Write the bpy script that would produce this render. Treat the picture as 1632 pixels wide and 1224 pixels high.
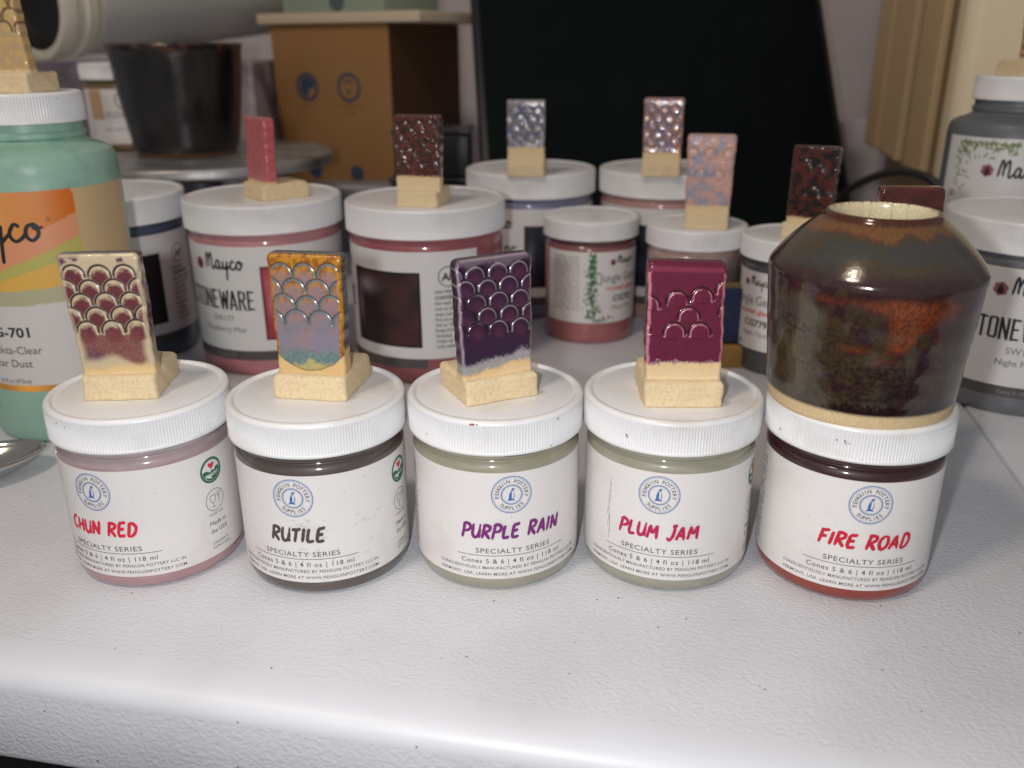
import bpy, bmesh, math, random
import numpy as np
from mathutils import Vector, Matrix
random.seed(7)
S = 0.001                                   # everything below is written in millimetres
for o in list(bpy.data.objects): bpy.data.objects.remove(o)
sc = bpy.context.scene
COL = sc.collection

# ------------------------------------------------------------------ camera, light, exposure
cam_d = bpy.data.cameras.new('camera'); cam = bpy.data.objects.new('camera', cam_d); COL.objects.link(cam)
sc.camera = cam
PITCH, ROLL = 0.36738, -0.0058
F_ = Vector((0, math.cos(PITCH), -math.sin(PITCH))); U_ = Vector((0, math.sin(PITCH), math.cos(PITCH))); R_ = Vector((1, 0, 0))
R2 = R_ * math.cos(ROLL) + U_ * math.sin(ROLL); U2 = -R_ * math.sin(ROLL) + U_ * math.cos(ROLL)
M = Matrix((R2, U2, -F_)).transposed().to_4x4(); M.translation = Vector((0, 0, 210.2 * S))
cam.matrix_world = M
cam_d.sensor_width = 36; cam_d.lens = 36 * 1418.65 / 1632
cam_d.clip_start = 0.01; cam_d.clip_end = 50
cam_d.dof.use_dof = True; cam_d.dof.focus_distance = 0.378; cam_d.dof.aperture_fstop = 8.6

sc.view_settings.view_transform = 'Standard'; sc.view_settings.look = 'None'
sc.view_settings.gamma = 1; sc.view_settings.exposure = 0
w = bpy.data.worlds.new('World'); sc.world = w; w.use_nodes = True
w.node_tree.nodes['Background'].inputs[0].default_value = (0.95, 0.95, 1.0, 1)
w.node_tree.nodes['Background'].inputs[1].default_value = 0.2

def lamp(name, kind, loc, power, color, radius):
    l = bpy.data.lights.new(name, kind); l.energy = power; l.color = color; l.shadow_soft_size = radius * S
    o = bpy.data.objects.new(name, l); COL.objects.link(o); o.location = Vector(loc) * S
    return o
lamp('phone_flash', 'POINT', (-34, -6, 216), 3.62, (0.985, 0.985, 1.0), 7)       # the phone's own lamp, beside its lens
lamp('ceiling_lamp', 'POINT', (-430, -80, 1220), 18.5, (1.0, 0.82, 0.65), 90)     # warm bulb of the room, above and left

# ------------------------------------------------------------------ colours and materials
def lin(c):
    c = c / 255
    return c / 12.92 if c <= 0.04045 else ((c + 0.055) / 1.055) ** 2.4
def rgb(r, g, b, k=1.0): return (lin(r) * k, lin(g) * k, lin(b) * k)
def nodes(name):
    m = bpy.data.materials.new(name); m.use_nodes = True
    nt = m.node_tree; return m, nt, nt.nodes['Principled BSDF']
def noise_bump(nt, b, scale, dist, detail=3, strength=1.0, coord='Object', rough=0.5):
    tc = nt.nodes.new('ShaderNodeTexCoord'); n = nt.nodes.new('ShaderNodeTexNoise')
    n.inputs['Scale'].default_value = scale; n.inputs['Detail'].default_value = detail; n.inputs['Roughness'].default_value = rough
    bp = nt.nodes.new('ShaderNodeBump'); bp.inputs['Distance'].default_value = dist; bp.inputs['Strength'].default_value = strength
    nt.links.new(tc.outputs[coord], n.inputs['Vector']); nt.links.new(n.outputs['Fac'], bp.inputs['Height'])
    nt.links.new(bp.outputs['Normal'], b.inputs['Normal'])
    return tc, n
def tint(nt, b, base, dark, scale, lo=0.5, hi=0.75, detail=4, coord=None):
    tc = nt.nodes.new('ShaderNodeTexCoord'); n = nt.nodes.new('ShaderNodeTexNoise'); n.inputs['Scale'].default_value = scale; n.inputs['Detail'].default_value = detail
    r = nt.nodes.new('ShaderNodeMapRange'); r.inputs['From Min'].default_value = lo; r.inputs['From Max'].default_value = hi
    mx = nt.nodes.new('ShaderNodeMix'); mx.data_type = 'RGBA'
    mx.inputs[6].default_value = (*base, 1); mx.inputs[7].default_value = (*dark, 1)
    nt.links.new(tc.outputs['Object'], n.inputs['Vector']); nt.links.new(n.outputs['Fac'], r.inputs['Value'])
    nt.links.new(r.outputs['Result'], mx.inputs[0]); nt.links.new(mx.outputs[2], b.inputs['Base Color'])
    return mx
def plain(name, col, rough=0.5, coat=0.0, metal=0.0, bump=None, var=None, sss=0.0, ior=None):
    m, nt, b = nodes(name)
    b.inputs['Base Color'].default_value = (*col, 1); b.inputs['Roughness'].default_value = rough
    b.inputs['Metallic'].default_value = metal; b.inputs['Coat Weight'].default_value = coat; b.inputs['Coat Roughness'].default_value = 0.03
    if sss: b.inputs['Subsurface Weight'].default_value = sss; b.inputs['Subsurface Scale'].default_value = 0.002; b.inputs['Subsurface Radius'].default_value = (1, .8, .7)
    if bump: noise_bump(nt, b, *bump)
    if var: tint(nt, b, col, var[0], *var[1:])
    return m
def glaze_mat(name, rough_g=0.12, rough_c=0.75, bump=0.00014, mott=0.07, coat=1.0):
    """colour and glaze cover come with the surface (attribute 'col', alpha = glazed)"""
    m, nt, b = nodes(name)
    a = nt.nodes.new('ShaderNodeAttribute'); a.attribute_name = 'col'
    tc = nt.nodes.new('ShaderNodeTexCoord'); n = nt.nodes.new('ShaderNodeTexNoise'); n.inputs['Scale'].default_value = 1400; n.inputs['Detail'].default_value = 4
    nt.links.new(tc.outputs['Object'], n.inputs['Vector'])
    hs = nt.nodes.new('ShaderNodeHueSaturation'); mr = nt.nodes.new('ShaderNodeMapRange')
    mr.inputs['From Min'].default_value = 0.3; mr.inputs['From Max'].default_value = 0.7
    mr.inputs['To Min'].default_value = 1 - mott; mr.inputs['To Max'].default_value = 1 + mott
    nt.links.new(n.outputs['Fac'], mr.inputs['Value']); nt.links.new(mr.outputs['Result'], hs.inputs['Value'])
    nt.links.new(a.outputs['Color'], hs.inputs['Color']); nt.links.new(hs.outputs['Color'], b.inputs['Base Color'])
    r = nt.nodes.new('ShaderNodeMapRange'); r.inputs['To Min'].default_value = rough_c; r.inputs['To Max'].default_value = rough_g
    nt.links.new(a.outputs['Alpha'], r.inputs['Value']); nt.links.new(r.outputs['Result'], b.inputs['Roughness'])
    if coat:
        ml = nt.nodes.new('ShaderNodeMath'); ml.operation = 'MULTIPLY'; ml.inputs[1].default_value = coat
        nt.links.new(a.outputs['Alpha'], ml.inputs[0]); nt.links.new(ml.outputs[0], b.inputs['Coat Weight'])
    n2 = nt.nodes.new('ShaderNodeTexNoise'); n2.inputs['Scale'].default_value = 420; n2.inputs['Detail'].default_value = 3
    nt.links.new(tc.outputs['Object'], n2.inputs['Vector'])
    bp = nt.nodes.new('ShaderNodeBump'); bp.inputs['Distance'].default_value = bump; bp.inputs['Strength'].default_value = 0.6
    nt.links.new(n2.outputs['Fac'], bp.inputs['Height']); nt.links.new(bp.outputs['Normal'], b.inputs['Normal']); nt.links.new(bp.outputs['Normal'], b.inputs['Coat Normal'])
    return m
def attr_mat(name, rough=0.45):
    m, nt, b = nodes(name); a = nt.nodes.new('ShaderNodeAttribute'); a.attribute_name = 'col'
    nt.links.new(a.outputs['Color'], b.inputs['Base Color']); b.inputs['Roughness'].default_value = rough
    noise_bump(nt, b, 300, 0.00005)
    return m
def band_mat(name, low, high, z0, z1, extra=None):
    """jar contents seen through the clear wall: one colour below the fill line, another above"""
    m, nt, b = nodes(name)
    tc = nt.nodes.new('ShaderNodeTexCoord'); sx = nt.nodes.new('ShaderNodeSeparateXYZ'); nt.links.new(tc.outputs['Object'], sx.inputs[0])
    n = nt.nodes.new('ShaderNodeTexNoise'); n.inputs['Scale'].default_value = 90; n.inputs['Detail'].default_value = 4
    mp = nt.nodes.new('ShaderNodeMapping'); mp.inputs['Scale'].default_value = (1, 1, 3.5)
    nt.links.new(tc.outputs['Object'], mp.inputs[0]); nt.links.new(mp.outputs[0], n.inputs['Vector'])
    ma = nt.nodes.new('ShaderNodeMath'); ma.operation = 'MULTIPLY_ADD'; ma.inputs[1].default_value = 0.006; nt.links.new(n.outputs['Fac'], ma.inputs[0]); nt.links.new(sx.outputs['Z'], ma.inputs[2])
    r = nt.nodes.new('ShaderNodeMapRange'); r.inputs['From Min'].default_value = z0 * S + .003; r.inputs['From Max'].default_value = z1 * S + .003
    nt.links.new(ma.outputs[0], r.inputs['Value'])
    mx = nt.nodes.new('ShaderNodeMix'); mx.data_type = 'RGBA'; mx.inputs[6].default_value = (*low, 1); mx.inputs[7].default_value = (*high, 1)
    nt.links.new(r.outputs['Result'], mx.inputs[0])
    m2 = nt.nodes.new('ShaderNodeMix'); m2.data_type = 'RGBA'; m2.blend_type = 'MULTIPLY'; m2.inputs[0].default_value = 0.5
    rr = nt.nodes.new('ShaderNodeMapRange'); rr.inputs['From Min'].default_value = .3; rr.inputs['From Max'].default_value = .7; rr.inputs['To Min'].default_value = .72; rr.inputs['To Max'].default_value = 1.15
    nt.links.new(n.outputs['Fac'], rr.inputs['Value']); nt.links.new(mx.outputs[2], m2.inputs[6]); nt.links.new(rr.outputs['Result'], m2.inputs[7])
    nt.links.new(m2.outputs[2], b.inputs['Base Color'])
    b.inputs['Roughness'].default_value = 0.5; b.inputs['Coat Weight'].default_value = 1.0; b.inputs['Coat Roughness'].default_value = 0.10; b.inputs['Coat IOR'].default_value = 1.55
    return m

LID, _nt, _b = nodes('lid_plastic')
_b.inputs['Roughness'].default_value = .33; _b.inputs['Subsurface Weight'].default_value = .12; _b.inputs['Subsurface Scale'].default_value = .002; _b.inputs['Subsurface Radius'].default_value = (1, .8, .7)
noise_bump(_nt, _b, 260, .00006)
_tc = _nt.nodes.new('ShaderNodeTexCoord'); _oi = _nt.nodes.new('ShaderNodeObjectInfo'); _va = _nt.nodes.new('ShaderNodeVectorMath'); _va.operation = 'MULTIPLY_ADD'
_va.inputs[1].default_value = (1, 1, 1); _nt.links.new(_tc.outputs['Object'], _va.inputs[0]); _nt.links.new(_oi.outputs['Location'], _va.inputs[2])
_n1 = _nt.nodes.new('ShaderNodeTexNoise'); _n1.inputs['Scale'].default_value = 34; _n1.inputs['Detail'].default_value = 6; _n1.inputs['Roughness'].default_value = .62; _nt.links.new(_va.outputs[0], _n1.inputs['Vector'])
_n2 = _nt.nodes.new('ShaderNodeTexVoronoi'); _n2.inputs['Scale'].default_value = 75; _nt.links.new(_va.outputs[0], _n2.inputs['Vector'])
_l = _nt.nodes.new('ShaderNodeMath'); _l.operation = 'LESS_THAN'; _l.inputs[1].default_value = .03; _nt.links.new(_n2.outputs['Distance'], _l.inputs[0])
_r = _nt.nodes.new('ShaderNodeMapRange'); _r.inputs['From Min'].default_value = .52; _r.inputs['From Max'].default_value = .8; _nt.links.new(_n1.outputs['Fac'], _r.inputs['Value'])
_m = _nt.nodes.new('ShaderNodeMix'); _m.data_type = 'RGBA'; _m.inputs[6].default_value = (.845, .845, .85, 1); _m.inputs[7].default_value = (.70, .67, .63, 1); _nt.links.new(_r.outputs['Result'], _m.inputs[0])
_m2 = _nt.nodes.new('ShaderNodeMix'); _m2.data_type = 'RGBA'; _m2.inputs[7].default_value = (.45, .38, .36, 1); _nt.links.new(_l.outputs[0], _m2.inputs[0]); _nt.links.new(_m.outputs[2], _m2.inputs[6]); _nt.links.new(_m2.outputs[2], _b.inputs['Base Color'])
LIDTOP = LID
PAPER, _nt, _b = nodes('label_paper')
tint(_nt, _b, (.80, .775, .755), (.66, .63, .60), 55, .56, .86, 5); _b.inputs['Roughness'].default_value = .42
PAPER_COOL = plain('label_paper_cool', (.74, .73, .72), .38)
INK = plain('grey_ink', rgb(88, 86, 92), .5)
BLACKINK = plain('black_ink', (.02, .02, .022), .45)
SOFTINK = plain('pale_grey_ink', rgb(140, 136, 140), .5)
BLUEINK = plain('blue_ink', rgb(70, 112, 176), .5)
GREENINK = plain('green_ink', rgb(38, 108, 78), .5)
REDINK = plain('red_ink', rgb(218, 60, 66), .5)
WHITEINK = plain('white_ink', (.78, .78, .76), .5)
ROSEINK = plain('rose_ink', rgb(158, 92, 98), .5)
ORANGEINK = plain('orange_red_ink', rgb(215, 95, 70), .5)
CLAY, _nt, _b = nodes('bare_clay')
_mx = tint(_nt, _b, rgb(228, 207, 168), rgb(212, 186, 142), 700, .45, .75, 6); _b.inputs['Roughness'].default_value = .85
noise_bump(_nt, _b, 650, .00022, 6, .55)
GLZ = glaze_mat('tile_glaze', .24, coat=.55); GLZ_FAR = glaze_mat('tile_glaze_far', bump=.0004); GLZ_SATIN = glaze_mat('tile_glaze_satin', .4, bump=.0003, coat=.15)
PRINT = attr_mat('printed_label')

# ------------------------------------------------------------------ object helpers
def link(o, parent=None):
    COL.objects.link(o)
    if parent is not None: o.parent = parent
    return o
def mesh(name, V, F, mats, fm=None, smooth=True, cols=None):
    me = bpy.data.meshes.new(name)
    V = np.asarray(V, float) * S
    me.from_pydata(V.tolist(), [], [tuple(int(i) for i in f) for f in F])
    for m in (mats if isinstance(mats, (list, tuple)) else [mats]): me.materials.append(m)
    if fm is not None: me.polygons.foreach_set('material_index', np.asarray(fm, dtype=np.int32))
    me.polygons.foreach_set('use_smooth', [smooth] * len(me.polygons))
    if cols is not None:
        a = me.color_attributes.new('col', 'FLOAT_COLOR', 'POINT'); a.data.foreach_set('color', np.asarray(cols, float).ravel())
    me.update()
    return me
def part(name, me, parent=None, label=None, loc=None, rotz=None):
    o = bpy.data.objects.new(name, me); link(o, parent)
    if label: o['label'] = label
    if loc is not None: o.location = Vector(loc) * S
    if rotz is not None: o.rotation_euler = (0, 0, rotz)
    return o
def thing(name, label, cat, loc=(0, 0, 0), rotz=0, group=None):
    o = bpy.data.objects.new(name, None); o.empty_display_size = .01; link(o)
    o.location = Vector(loc) * S; o.rotation_euler = (0, 0, rotz); o['label'] = label; o['category'] = cat
    if group: o['group'] = group
    return o
def structure(name, me):
    o = part(name, me); o['kind'] = 'structure'; return o
def sharp(me, ang=40):
    me.set_sharp_from_angle(angle=math.radians(ang)) if hasattr(me, 'set_sharp_from_angle') else None
    return me

def lathe(name, prof, mats, n=96, mod=None, fm=None, cols=None, ang=35):
    """prof: (r, z) from bottom centre outwards to the top centre; mod(i,theta)->dr"""
    V, F, ring = [], [], []
    th = np.linspace(0, 2 * np.pi, n, endpoint=False)
    for i, (r, z) in enumerate(prof):
        if r <= 1e-6: ring.append([len(V)]); V.append((0, 0, z)); continue
        rr = r + (mod(i, th) if mod else 0 * th)
        ring.append(list(range(len(V), len(V) + n)))
        V += [(a * math.sin(t), -a * math.cos(t), z) for a, t in zip(rr, th)]
    ms = []
    for i in range(len(prof) - 1):
        a, b = ring[i], ring[i + 1]; mi = fm[i] if fm else 0
        for k in range(n):
            k2 = (k + 1) % n
            if len(a) == 1 and len(b) == 1: continue
            if len(a) == 1: F.append((a[0], b[k2], b[k])); ms.append(mi)
            elif len(b) == 1: F.append((a[k], a[k2], b[0])); ms.append(mi)
            else: F.append((a[k], a[k2], b[k2], b[k])); ms.append(mi)
    c = None
    if cols is not None: c = cols(np.array(V))
    return sharp(mesh(name, V, F, mats, ms, True, c), ang)

def box(name, x0, x1, y0, y1, z0, z1, mat, bev=0.0, seg=3):
    bm = bmesh.new()
    bmesh.ops.create_cube(bm, size=1)
    for v in bm.verts:
        v.co = Vector(((x0 + x1) / 2 + v.co.x * (x1 - x0), (y0 + y1) / 2 + v.co.y * (y1 - y0), (z0 + z1) / 2 + v.co.z * (z1 - z0))) * S
    if bev: bmesh.ops.bevel(bm, geom=bm.edges[:], offset=bev * S, segments=seg, affect='EDGES', profile=.5)
    me = bpy.data.meshes.new(name); bm.to_mesh(me); bm.free()
    me.materials.append(mat); me.polygons.foreach_set('use_smooth', [bool(bev)] * len(me.polygons)); me.update()
    return sharp(me, 50)
def tube(name, pts, r, mat, n=10, sub=6):
    P = [Vector(p) for p in pts]; Q = []
    for i in range(len(P) - 1):
        p0, p1, p2, p3 = P[max(i - 1, 0)], P[i], P[i + 1], P[min(i + 2, len(P) - 1)]
        for k in range(sub):
            t = k / sub
            Q.append(.5 * ((2 * p1) + (-p0 + p2) * t + (2 * p0 - 5 * p1 + 4 * p2 - p3) * t * t + (-p0 + 3 * p1 - 3 * p2 + p3) * t ** 3))
    Q.append(P[-1]); V, F = [], []
    for i, q in enumerate(Q):
        d = (Q[min(i + 1, len(Q) - 1)] - Q[max(i - 1, 0)]).normalized(); a = d.cross(Vector((0, 0, 1)));
        if a.length < 1e-4: a = Vector((1, 0, 0))
        a.normalize(); b = a.cross(d)
        for k in range(n): V.append(q + r * (a * math.cos(2 * math.pi * k / n) + b * math.sin(2 * math.pi * k / n)))
    for i in range(len(Q) - 1):
        for k in range(n): F.append((i * n + k, i * n + (k + 1) % n, (i + 1) * n + (k + 1) % n, (i + 1) * n + k))
    F.append(tuple(range(n))[::-1]); F.append(tuple(range((len(Q) - 1) * n, len(Q) * n)))
    return mesh(name, V, F, mat)

# ------------------------------------------------------------------ lettering: flat shapes wrapped round a jar
class Ink:
    """2-D shapes (s = mm round the jar, z = mm up) gathered for one ink"""
    def __init__(self): self.V, self.F, self.L = [], [], []
    def add(self, V, F, lev=0.0):
        n = len(self.V); self.V += [(float(a), float(b)) for a, b in V]; self.L += [lev] * len(V); self.F += [tuple(i + n for i in f) for f in F]
    def wrap(self, name, mat, R, parent, label=None, lift=.08):
        V = []
        for (s, z), l in zip(self.V, self.L):
            r = R + lift + l; t = s / R; V.append((r * math.sin(t), -r * math.cos(t), z))
        o = part(name, mesh(name, V, self.F, mat, smooth=False), parent, label)
        if any(q in name for q in ('lettering', 'print', 'emblem', 'fleck', 'stripe')): o['kind'] = 'stuff'
        return o
    def flat(self, name, mat, parent, f):
        return part(name, mesh(name, [f(s, z, l) for (s, z), l in zip(self.V, self.L)], self.F, mat, smooth=False), parent)
TXT = {}
def text2d(txt, size, xs=1.0, off=0.0, sp=1.0, cut=0.0):
    key = (txt, size, xs, off, sp, cut)
    if key in TXT: return TXT[key]
    c = bpy.data.curves.new('t', 'FONT'); c.body = txt; c.size = 1; c.resolution_u = 3; c.offset = off; c.space_character = sp; c.fill_mode = 'FRONT'
    o = bpy.data.objects.new('t', c); COL.objects.link(o)
    dg = bpy.context.evaluated_depsgraph_get(); me = bpy.data.meshes.new_from_object(o.evaluated_get(dg))
    if cut:
        bm = bmesh.new(); bm.from_mesh(me)
        xm = max((v.co.x for v in bm.verts), default=0); x = cut / (size * xs)
        k = x
        while k < xm:
            bmesh.ops.bisect_plane(bm, geom=bm.verts[:] + bm.edges[:] + bm.faces[:], plane_co=(k, 0, 0), plane_no=(1, 0, 0)); k += x
        bm.to_mesh(me); bm.free()
    V = np.array([(v.co.x * size * xs, v.co.y * size) for v in me.vertices]).reshape(-1, 2); F = [tuple(p.vertices) for p in me.polygons]
    COL.objects.unlink(o); bpy.data.objects.remove(o); bpy.data.curves.remove(c); bpy.data.meshes.remove(me)
    TXT[key] = (V, F); return V, F
def put(ink, txt, s, z, size, width=None, align='C', xs=1.0, off=0.0, sp=1.0, cut=0.0, lev=0.0, rot=0.0, slope=0.0):
    """text centred (or L/R aligned) at s with its baseline at z; width stretches it to a measured width"""
    V, F = text2d(txt, size, xs, off, sp, cut)
    if not len(V): return
    V = V.copy(); x0, x1 = V[:, 0].min(), V[:, 0].max()
    V[:, 0] -= x0; wd = x1 - x0
    if width: V[:, 0] *= width / wd; wd = width
    V[:, 0] -= {'C': wd / 2, 'L': 0, 'R': wd}[align]
    if rot: c, q = math.cos(rot), math.sin(rot); V = V @ np.array([[c, q], [-q, c]])
    V[:, 1] += slope * V[:, 0]
    ink.add(V + np.array([s, z]), F, lev)
def arc_text(ink, txt, s, z, r, size, a0, a1, inside=False):
    """letters set on a circle from angle a0 to a1 (degrees, 90 = top)"""
    n = len(txt)
    for i, ch in enumerate(txt):
        if ch == ' ': continue
        a = math.radians(a0 + (a1 - a0) * (i + .5) / n)
        V, F = text2d(ch, size, .95, .012); V = V.copy(); V[:, 0] -= (V[:, 0].min() + V[:, 0].max()) / 2; V[:, 1] -= size * .35
        rot = a - math.pi / 2 if not inside else a + math.pi / 2
        c, q = math.cos(rot), math.sin(rot); V = V @ np.array([[c, q], [-q, c]])
        ink.add(V + np.array([s + r * math.cos(a), z + r * math.sin(a)]), F)
def ring2d(ink, s, z, r0, r1, n=48, lev=0.0, a0=0, a1=360):
    full = a1 - a0 >= 360; m = n + (0 if full else 1); V, F = [], []
    for k in range(m):
        a = math.radians(a0 + (a1 - a0) * k / n); V += [(s + r0 * math.cos(a), z + r0 * math.sin(a)), (s + r1 * math.cos(a), z + r1 * math.sin(a))]
    for k in range(n):
        j = (k + 1) % m; F.append((2 * k, 2 * k + 1, 2 * j + 1, 2 * j))
    ink.add(V, F, lev)
def disc2d(ink, s, z, r, n=28, lev=0.0, sx=1.0):
    ink.add([(s + sx * r * math.cos(2 * math.pi * k / n), z + r * math.sin(2 * math.pi * k / n)) for k in range(n)], [tuple(range(n))], lev)
def poly2d(ink, pts, s, z, k=1.0, lev=0.0): ink.add([(s + a * k, z + b * k) for a, b in pts], [tuple(range(len(pts)))], lev)
def rect2d(ink, s0, s1, z0, z1, step=2.0, lev=0.0):
    n = max(1, int(abs(s1 - s0) / step)); V = []
    for k in range(n + 1): x = s0 + (s1 - s0) * k / n; V += [(x, z0), (x, z1)]
    ink.add(V, [(2 * k, 2 * k + 2, 2 * k + 3, 2 * k + 1) for k in range(n)], lev)
def stroke(ink, pts, wd, s, z, k=1.0, lev=0.0, brush=True, shear=0.0, smooth=True, rng=None, kx=None, flat=False):
    kx = kx or k
    P = np.array(pts, float); 
    if smooth and len(P) > 2:
        Q = []
        for i in range(len(P) - 1):
            p0, p1, p2, p3 = P[max(i - 1, 0)], P[i], P[i + 1], P[min(i + 2, len(P) - 1)]
            for t in np.linspace(0, 1, 7)[:-1]:
                Q.append(.5 * (2 * p1 + (p2 - p0) * t + (2 * p0 - 5 * p1 + 4 * p2 - p3) * t * t + (3 * p1 - p0 - 3 * p2 + p3) * t ** 3))
        Q.append(P[-1]); P = np.array(Q)
    else:
        Q = []
        for i in range(len(P) - 1):
            for t in np.linspace(0, 1, 8)[:-1]: Q.append(P[i] * (1 - t) + P[i + 1] * t)
        Q.append(P[-1]); P = np.array(Q)
    n = len(P); d = np.gradient(P, axis=0); d /= np.linalg.norm(d, axis=1, keepdims=True) + 1e-9
    nn = np.stack([-d[:, 1], d[:, 0]], 1); t = np.linspace(0, 1, n)
    if brush:
        pr = np.minimum(1, .62 + t * 3) * np.minimum(1, .45 + (1 - t) * 2.6)
        r = rng or random
        pr = pr * (1 + np.array([r.uniform(-.09, .09) for _ in range(n)])); sk = np.array([r.uniform(-.01, .01) for _ in range(n)])
    else: pr = np.minimum(1, .5 + t * 8) * np.minimum(1, .5 + (1 - t) * 8); sk = 0 * t
    if flat: pr = np.ones(n)
    if flat: nn = nn * np.array([1.0, .62])
    A = P + nn * (wd / 2 * pr + sk)[:, None]; B = P - nn * (wd / 2 * pr - sk)[:, None]
    V = []
    for a, b in zip(A, B): V += [a, b]
    V = np.array(V); V[:, 0] += shear * V[:, 1]
    V = V * np.array([kx, k]) + np.array([s, z])
    ink.add(V, [(2 * i, 2 * i + 1, 2 * i + 3, 2 * i + 2) for i in range(n - 1)], lev)

BR = {  # brush capitals, drawn as strokes in a box about 0.7 wide and 1 high
 'C': (.62, [[(.6, .86), (.36, .97), (.12, .7), (.06, .38), (.2, .08), (.42, .02), (.6, .2)]]),
 'H': (.72, [[(.1, 1), (.12, .5), (.06, -.02)], [(.1, .5), (.35, .5), (.62, .56)], [(.62, 1.02), (.6, .5), (.64, -.04)]]),
 'U': (.70, [[(.1, 1), (.08, .4), (.2, .06), (.42, .04), (.58, .3), (.62, 1.02)], [(.62, .6), (.6, .2), (.68, -.02)]]),
 'N': (.74, [[(.1, -.02), (.12, .5), (.1, 1)], [(.1, .98), (.34, .5), (.62, .02)], [(.62, 0), (.64, .5), (.66, 1.04)]]),
 'R': (.70, [[(.16, .98), (.12, .5), (.08, -.04)], [(.02, .92), (.3, 1.0), (.6, .86), (.52, .6), (.16, .48)], [(.24, .48), (.42, .22), (.66, -.06)]]),
 'E': (.66, [[(.14, .98), (.1, .5), (.08, .02)], [(.1, .96), (.35, .98), (.6, 1.02)], [(.1, .52), (.3, .52), (.5, .56)], [(.06, .04), (.32, .02), (.62, .06)]]),
 'D': (.70, [[(.14, .98), (.12, .5), (.08, 0)], [(.02, .94), (.36, .98), (.62, .72), (.6, .34), (.36, .04), (.04, .0)]]),
 'T': (.66, [[(.0, .9), (.34, .94), (.68, 1.0)], [(.36, .94), (.32, .5), (.28, -.04)]]),
 'I': (.26, [[(.14, 1), (.12, .5), (.08, -.02)]]),
 'L': (.60, [[(.14, 1.02), (.1, .5), (.08, .04)], [(.06, .06), (.3, .04), (.58, .1)]]),
 'P': (.66, [[(.16, 1), (.12, .5), (.06, -.08)], [(.02, .9), (.34, 1.02), (.62, .84), (.54, .56), (.14, .42)]]),
 'A': (.74, [[(.04, -.04), (.2, .5), (.38, 1.02)], [(.38, 1.02), (.5, .5), (.64, -.04)], [(.12, .34), (.34, .34), (.6, .38)]]),
 'J': (.60, [[(.5, 1.02), (.48, .5), (.4, .12), (.22, -.04), (.02, .14)], [(.3, .98), (.5, 1.0), (.68, 1.02)]]),
 'M': (.86, [[(.06, -.04), (.12, .5), (.16, 1)], [(.16, 1), (.3, .6), (.42, .36)], [(.42, .36), (.56, .7), (.7, 1.02)], [(.7, 1.02), (.72, .5), (.78, -.04)]]),
 'F': (.62, [[(.14, 1), (.12, .5), (.06, -.06)], [(.02, .94), (.3, .96), (.62, 1.04)], [(.1, .5), (.3, .5), (.5, .56)]]),
 'O': (.72, [[(.4, 1.0), (.16, .82), (.06, .42), (.24, .04), (.5, .08), (.66, .46), (.56, .9), (.34, .98)]]),
 ' ': (.46, [])}
def brush_word(ink, word, s, z, width, h, shear=.1, wd=.15, seed=1):
    rng = random.Random(seed); tot = sum(BR[c][0] + .1 for c in word) - .1; kx = width / (tot + shear * .8); x = 0; lv = 0
    for i, c in enumerate(word):
        dz = rng.uniform(-.04, .04); sc_ = rng.uniform(.94, 1.05)
        for st in BR[c][1]:
            stroke(ink, [((a + x), b * sc_ + dz) for a, b in st], wd * h / h, s - width / 2, z, k=h, kx=kx, lev=lv, shear=shear, rng=rng); lv = (lv + .012) % .12
        x += BR[c][0] + .1
SCRIPT = [[(0, .02), (.08, .62), (.15, .74), (.2, .5), (.2, .06)], [(.2, .3), (.32, .68), (.4, .72), (.42, .4), (.42, .08), (.5, .03), (.6, .2)],
 [(.86, .38), (.74, .44), (.64, .2), (.72, .03), (.84, .2), (.87, .42), (.86, .12), (.94, .03), (1.05, .2)],
 [(1.07, .42), (1.07, .14), (1.15, .05), (1.27, .24), (1.3, .42)], [(1.3, .42), (1.26, .0), (1.22, -.5)], [(1.24, -.02), (1.36, .12), (1.44, .2)],
 [(1.66, .36), (1.56, .43), (1.45, .2), (1.54, .03), (1.68, .1), (1.74, .2)],
 [(1.92, .42), (1.8, .36), (1.76, .16), (1.86, .03), (1.99, .16), (1.98, .36), (1.9, .42), (1.95, .3), (2.1, .34)]]
def script_word(ink, s, z, width, k=None, wd=.085, r=False):
    """the maker's handwritten name, its left end at s"""
    k = k or width / 2.1
    for i, st in enumerate(SCRIPT): stroke(ink, st, wd, s, z, k=k, kx=width / 2.1, lev=.01 * (i % 3), brush=False)
    if r: ring2d(ink, s + width + k * .12, z + k * .5, k * .055, k * .075, 16)
def rose(inkp, inkb, s, z, r):
    for i in range(6):
        a = i * math.pi / 3 + .3; disc2d(inkp, s + .5 * r * math.cos(a), z + .5 * r * math.sin(a), .42 * r, 14, lev=.005 * i)
    poly2d(inkb, [(0, .75), (.3, .2), (.42, -.25), (.25, -.6), (-.25, -.6), (-.42, -.25), (-.3, .2)], s, z - .05 * r, r, lev=.05)

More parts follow.
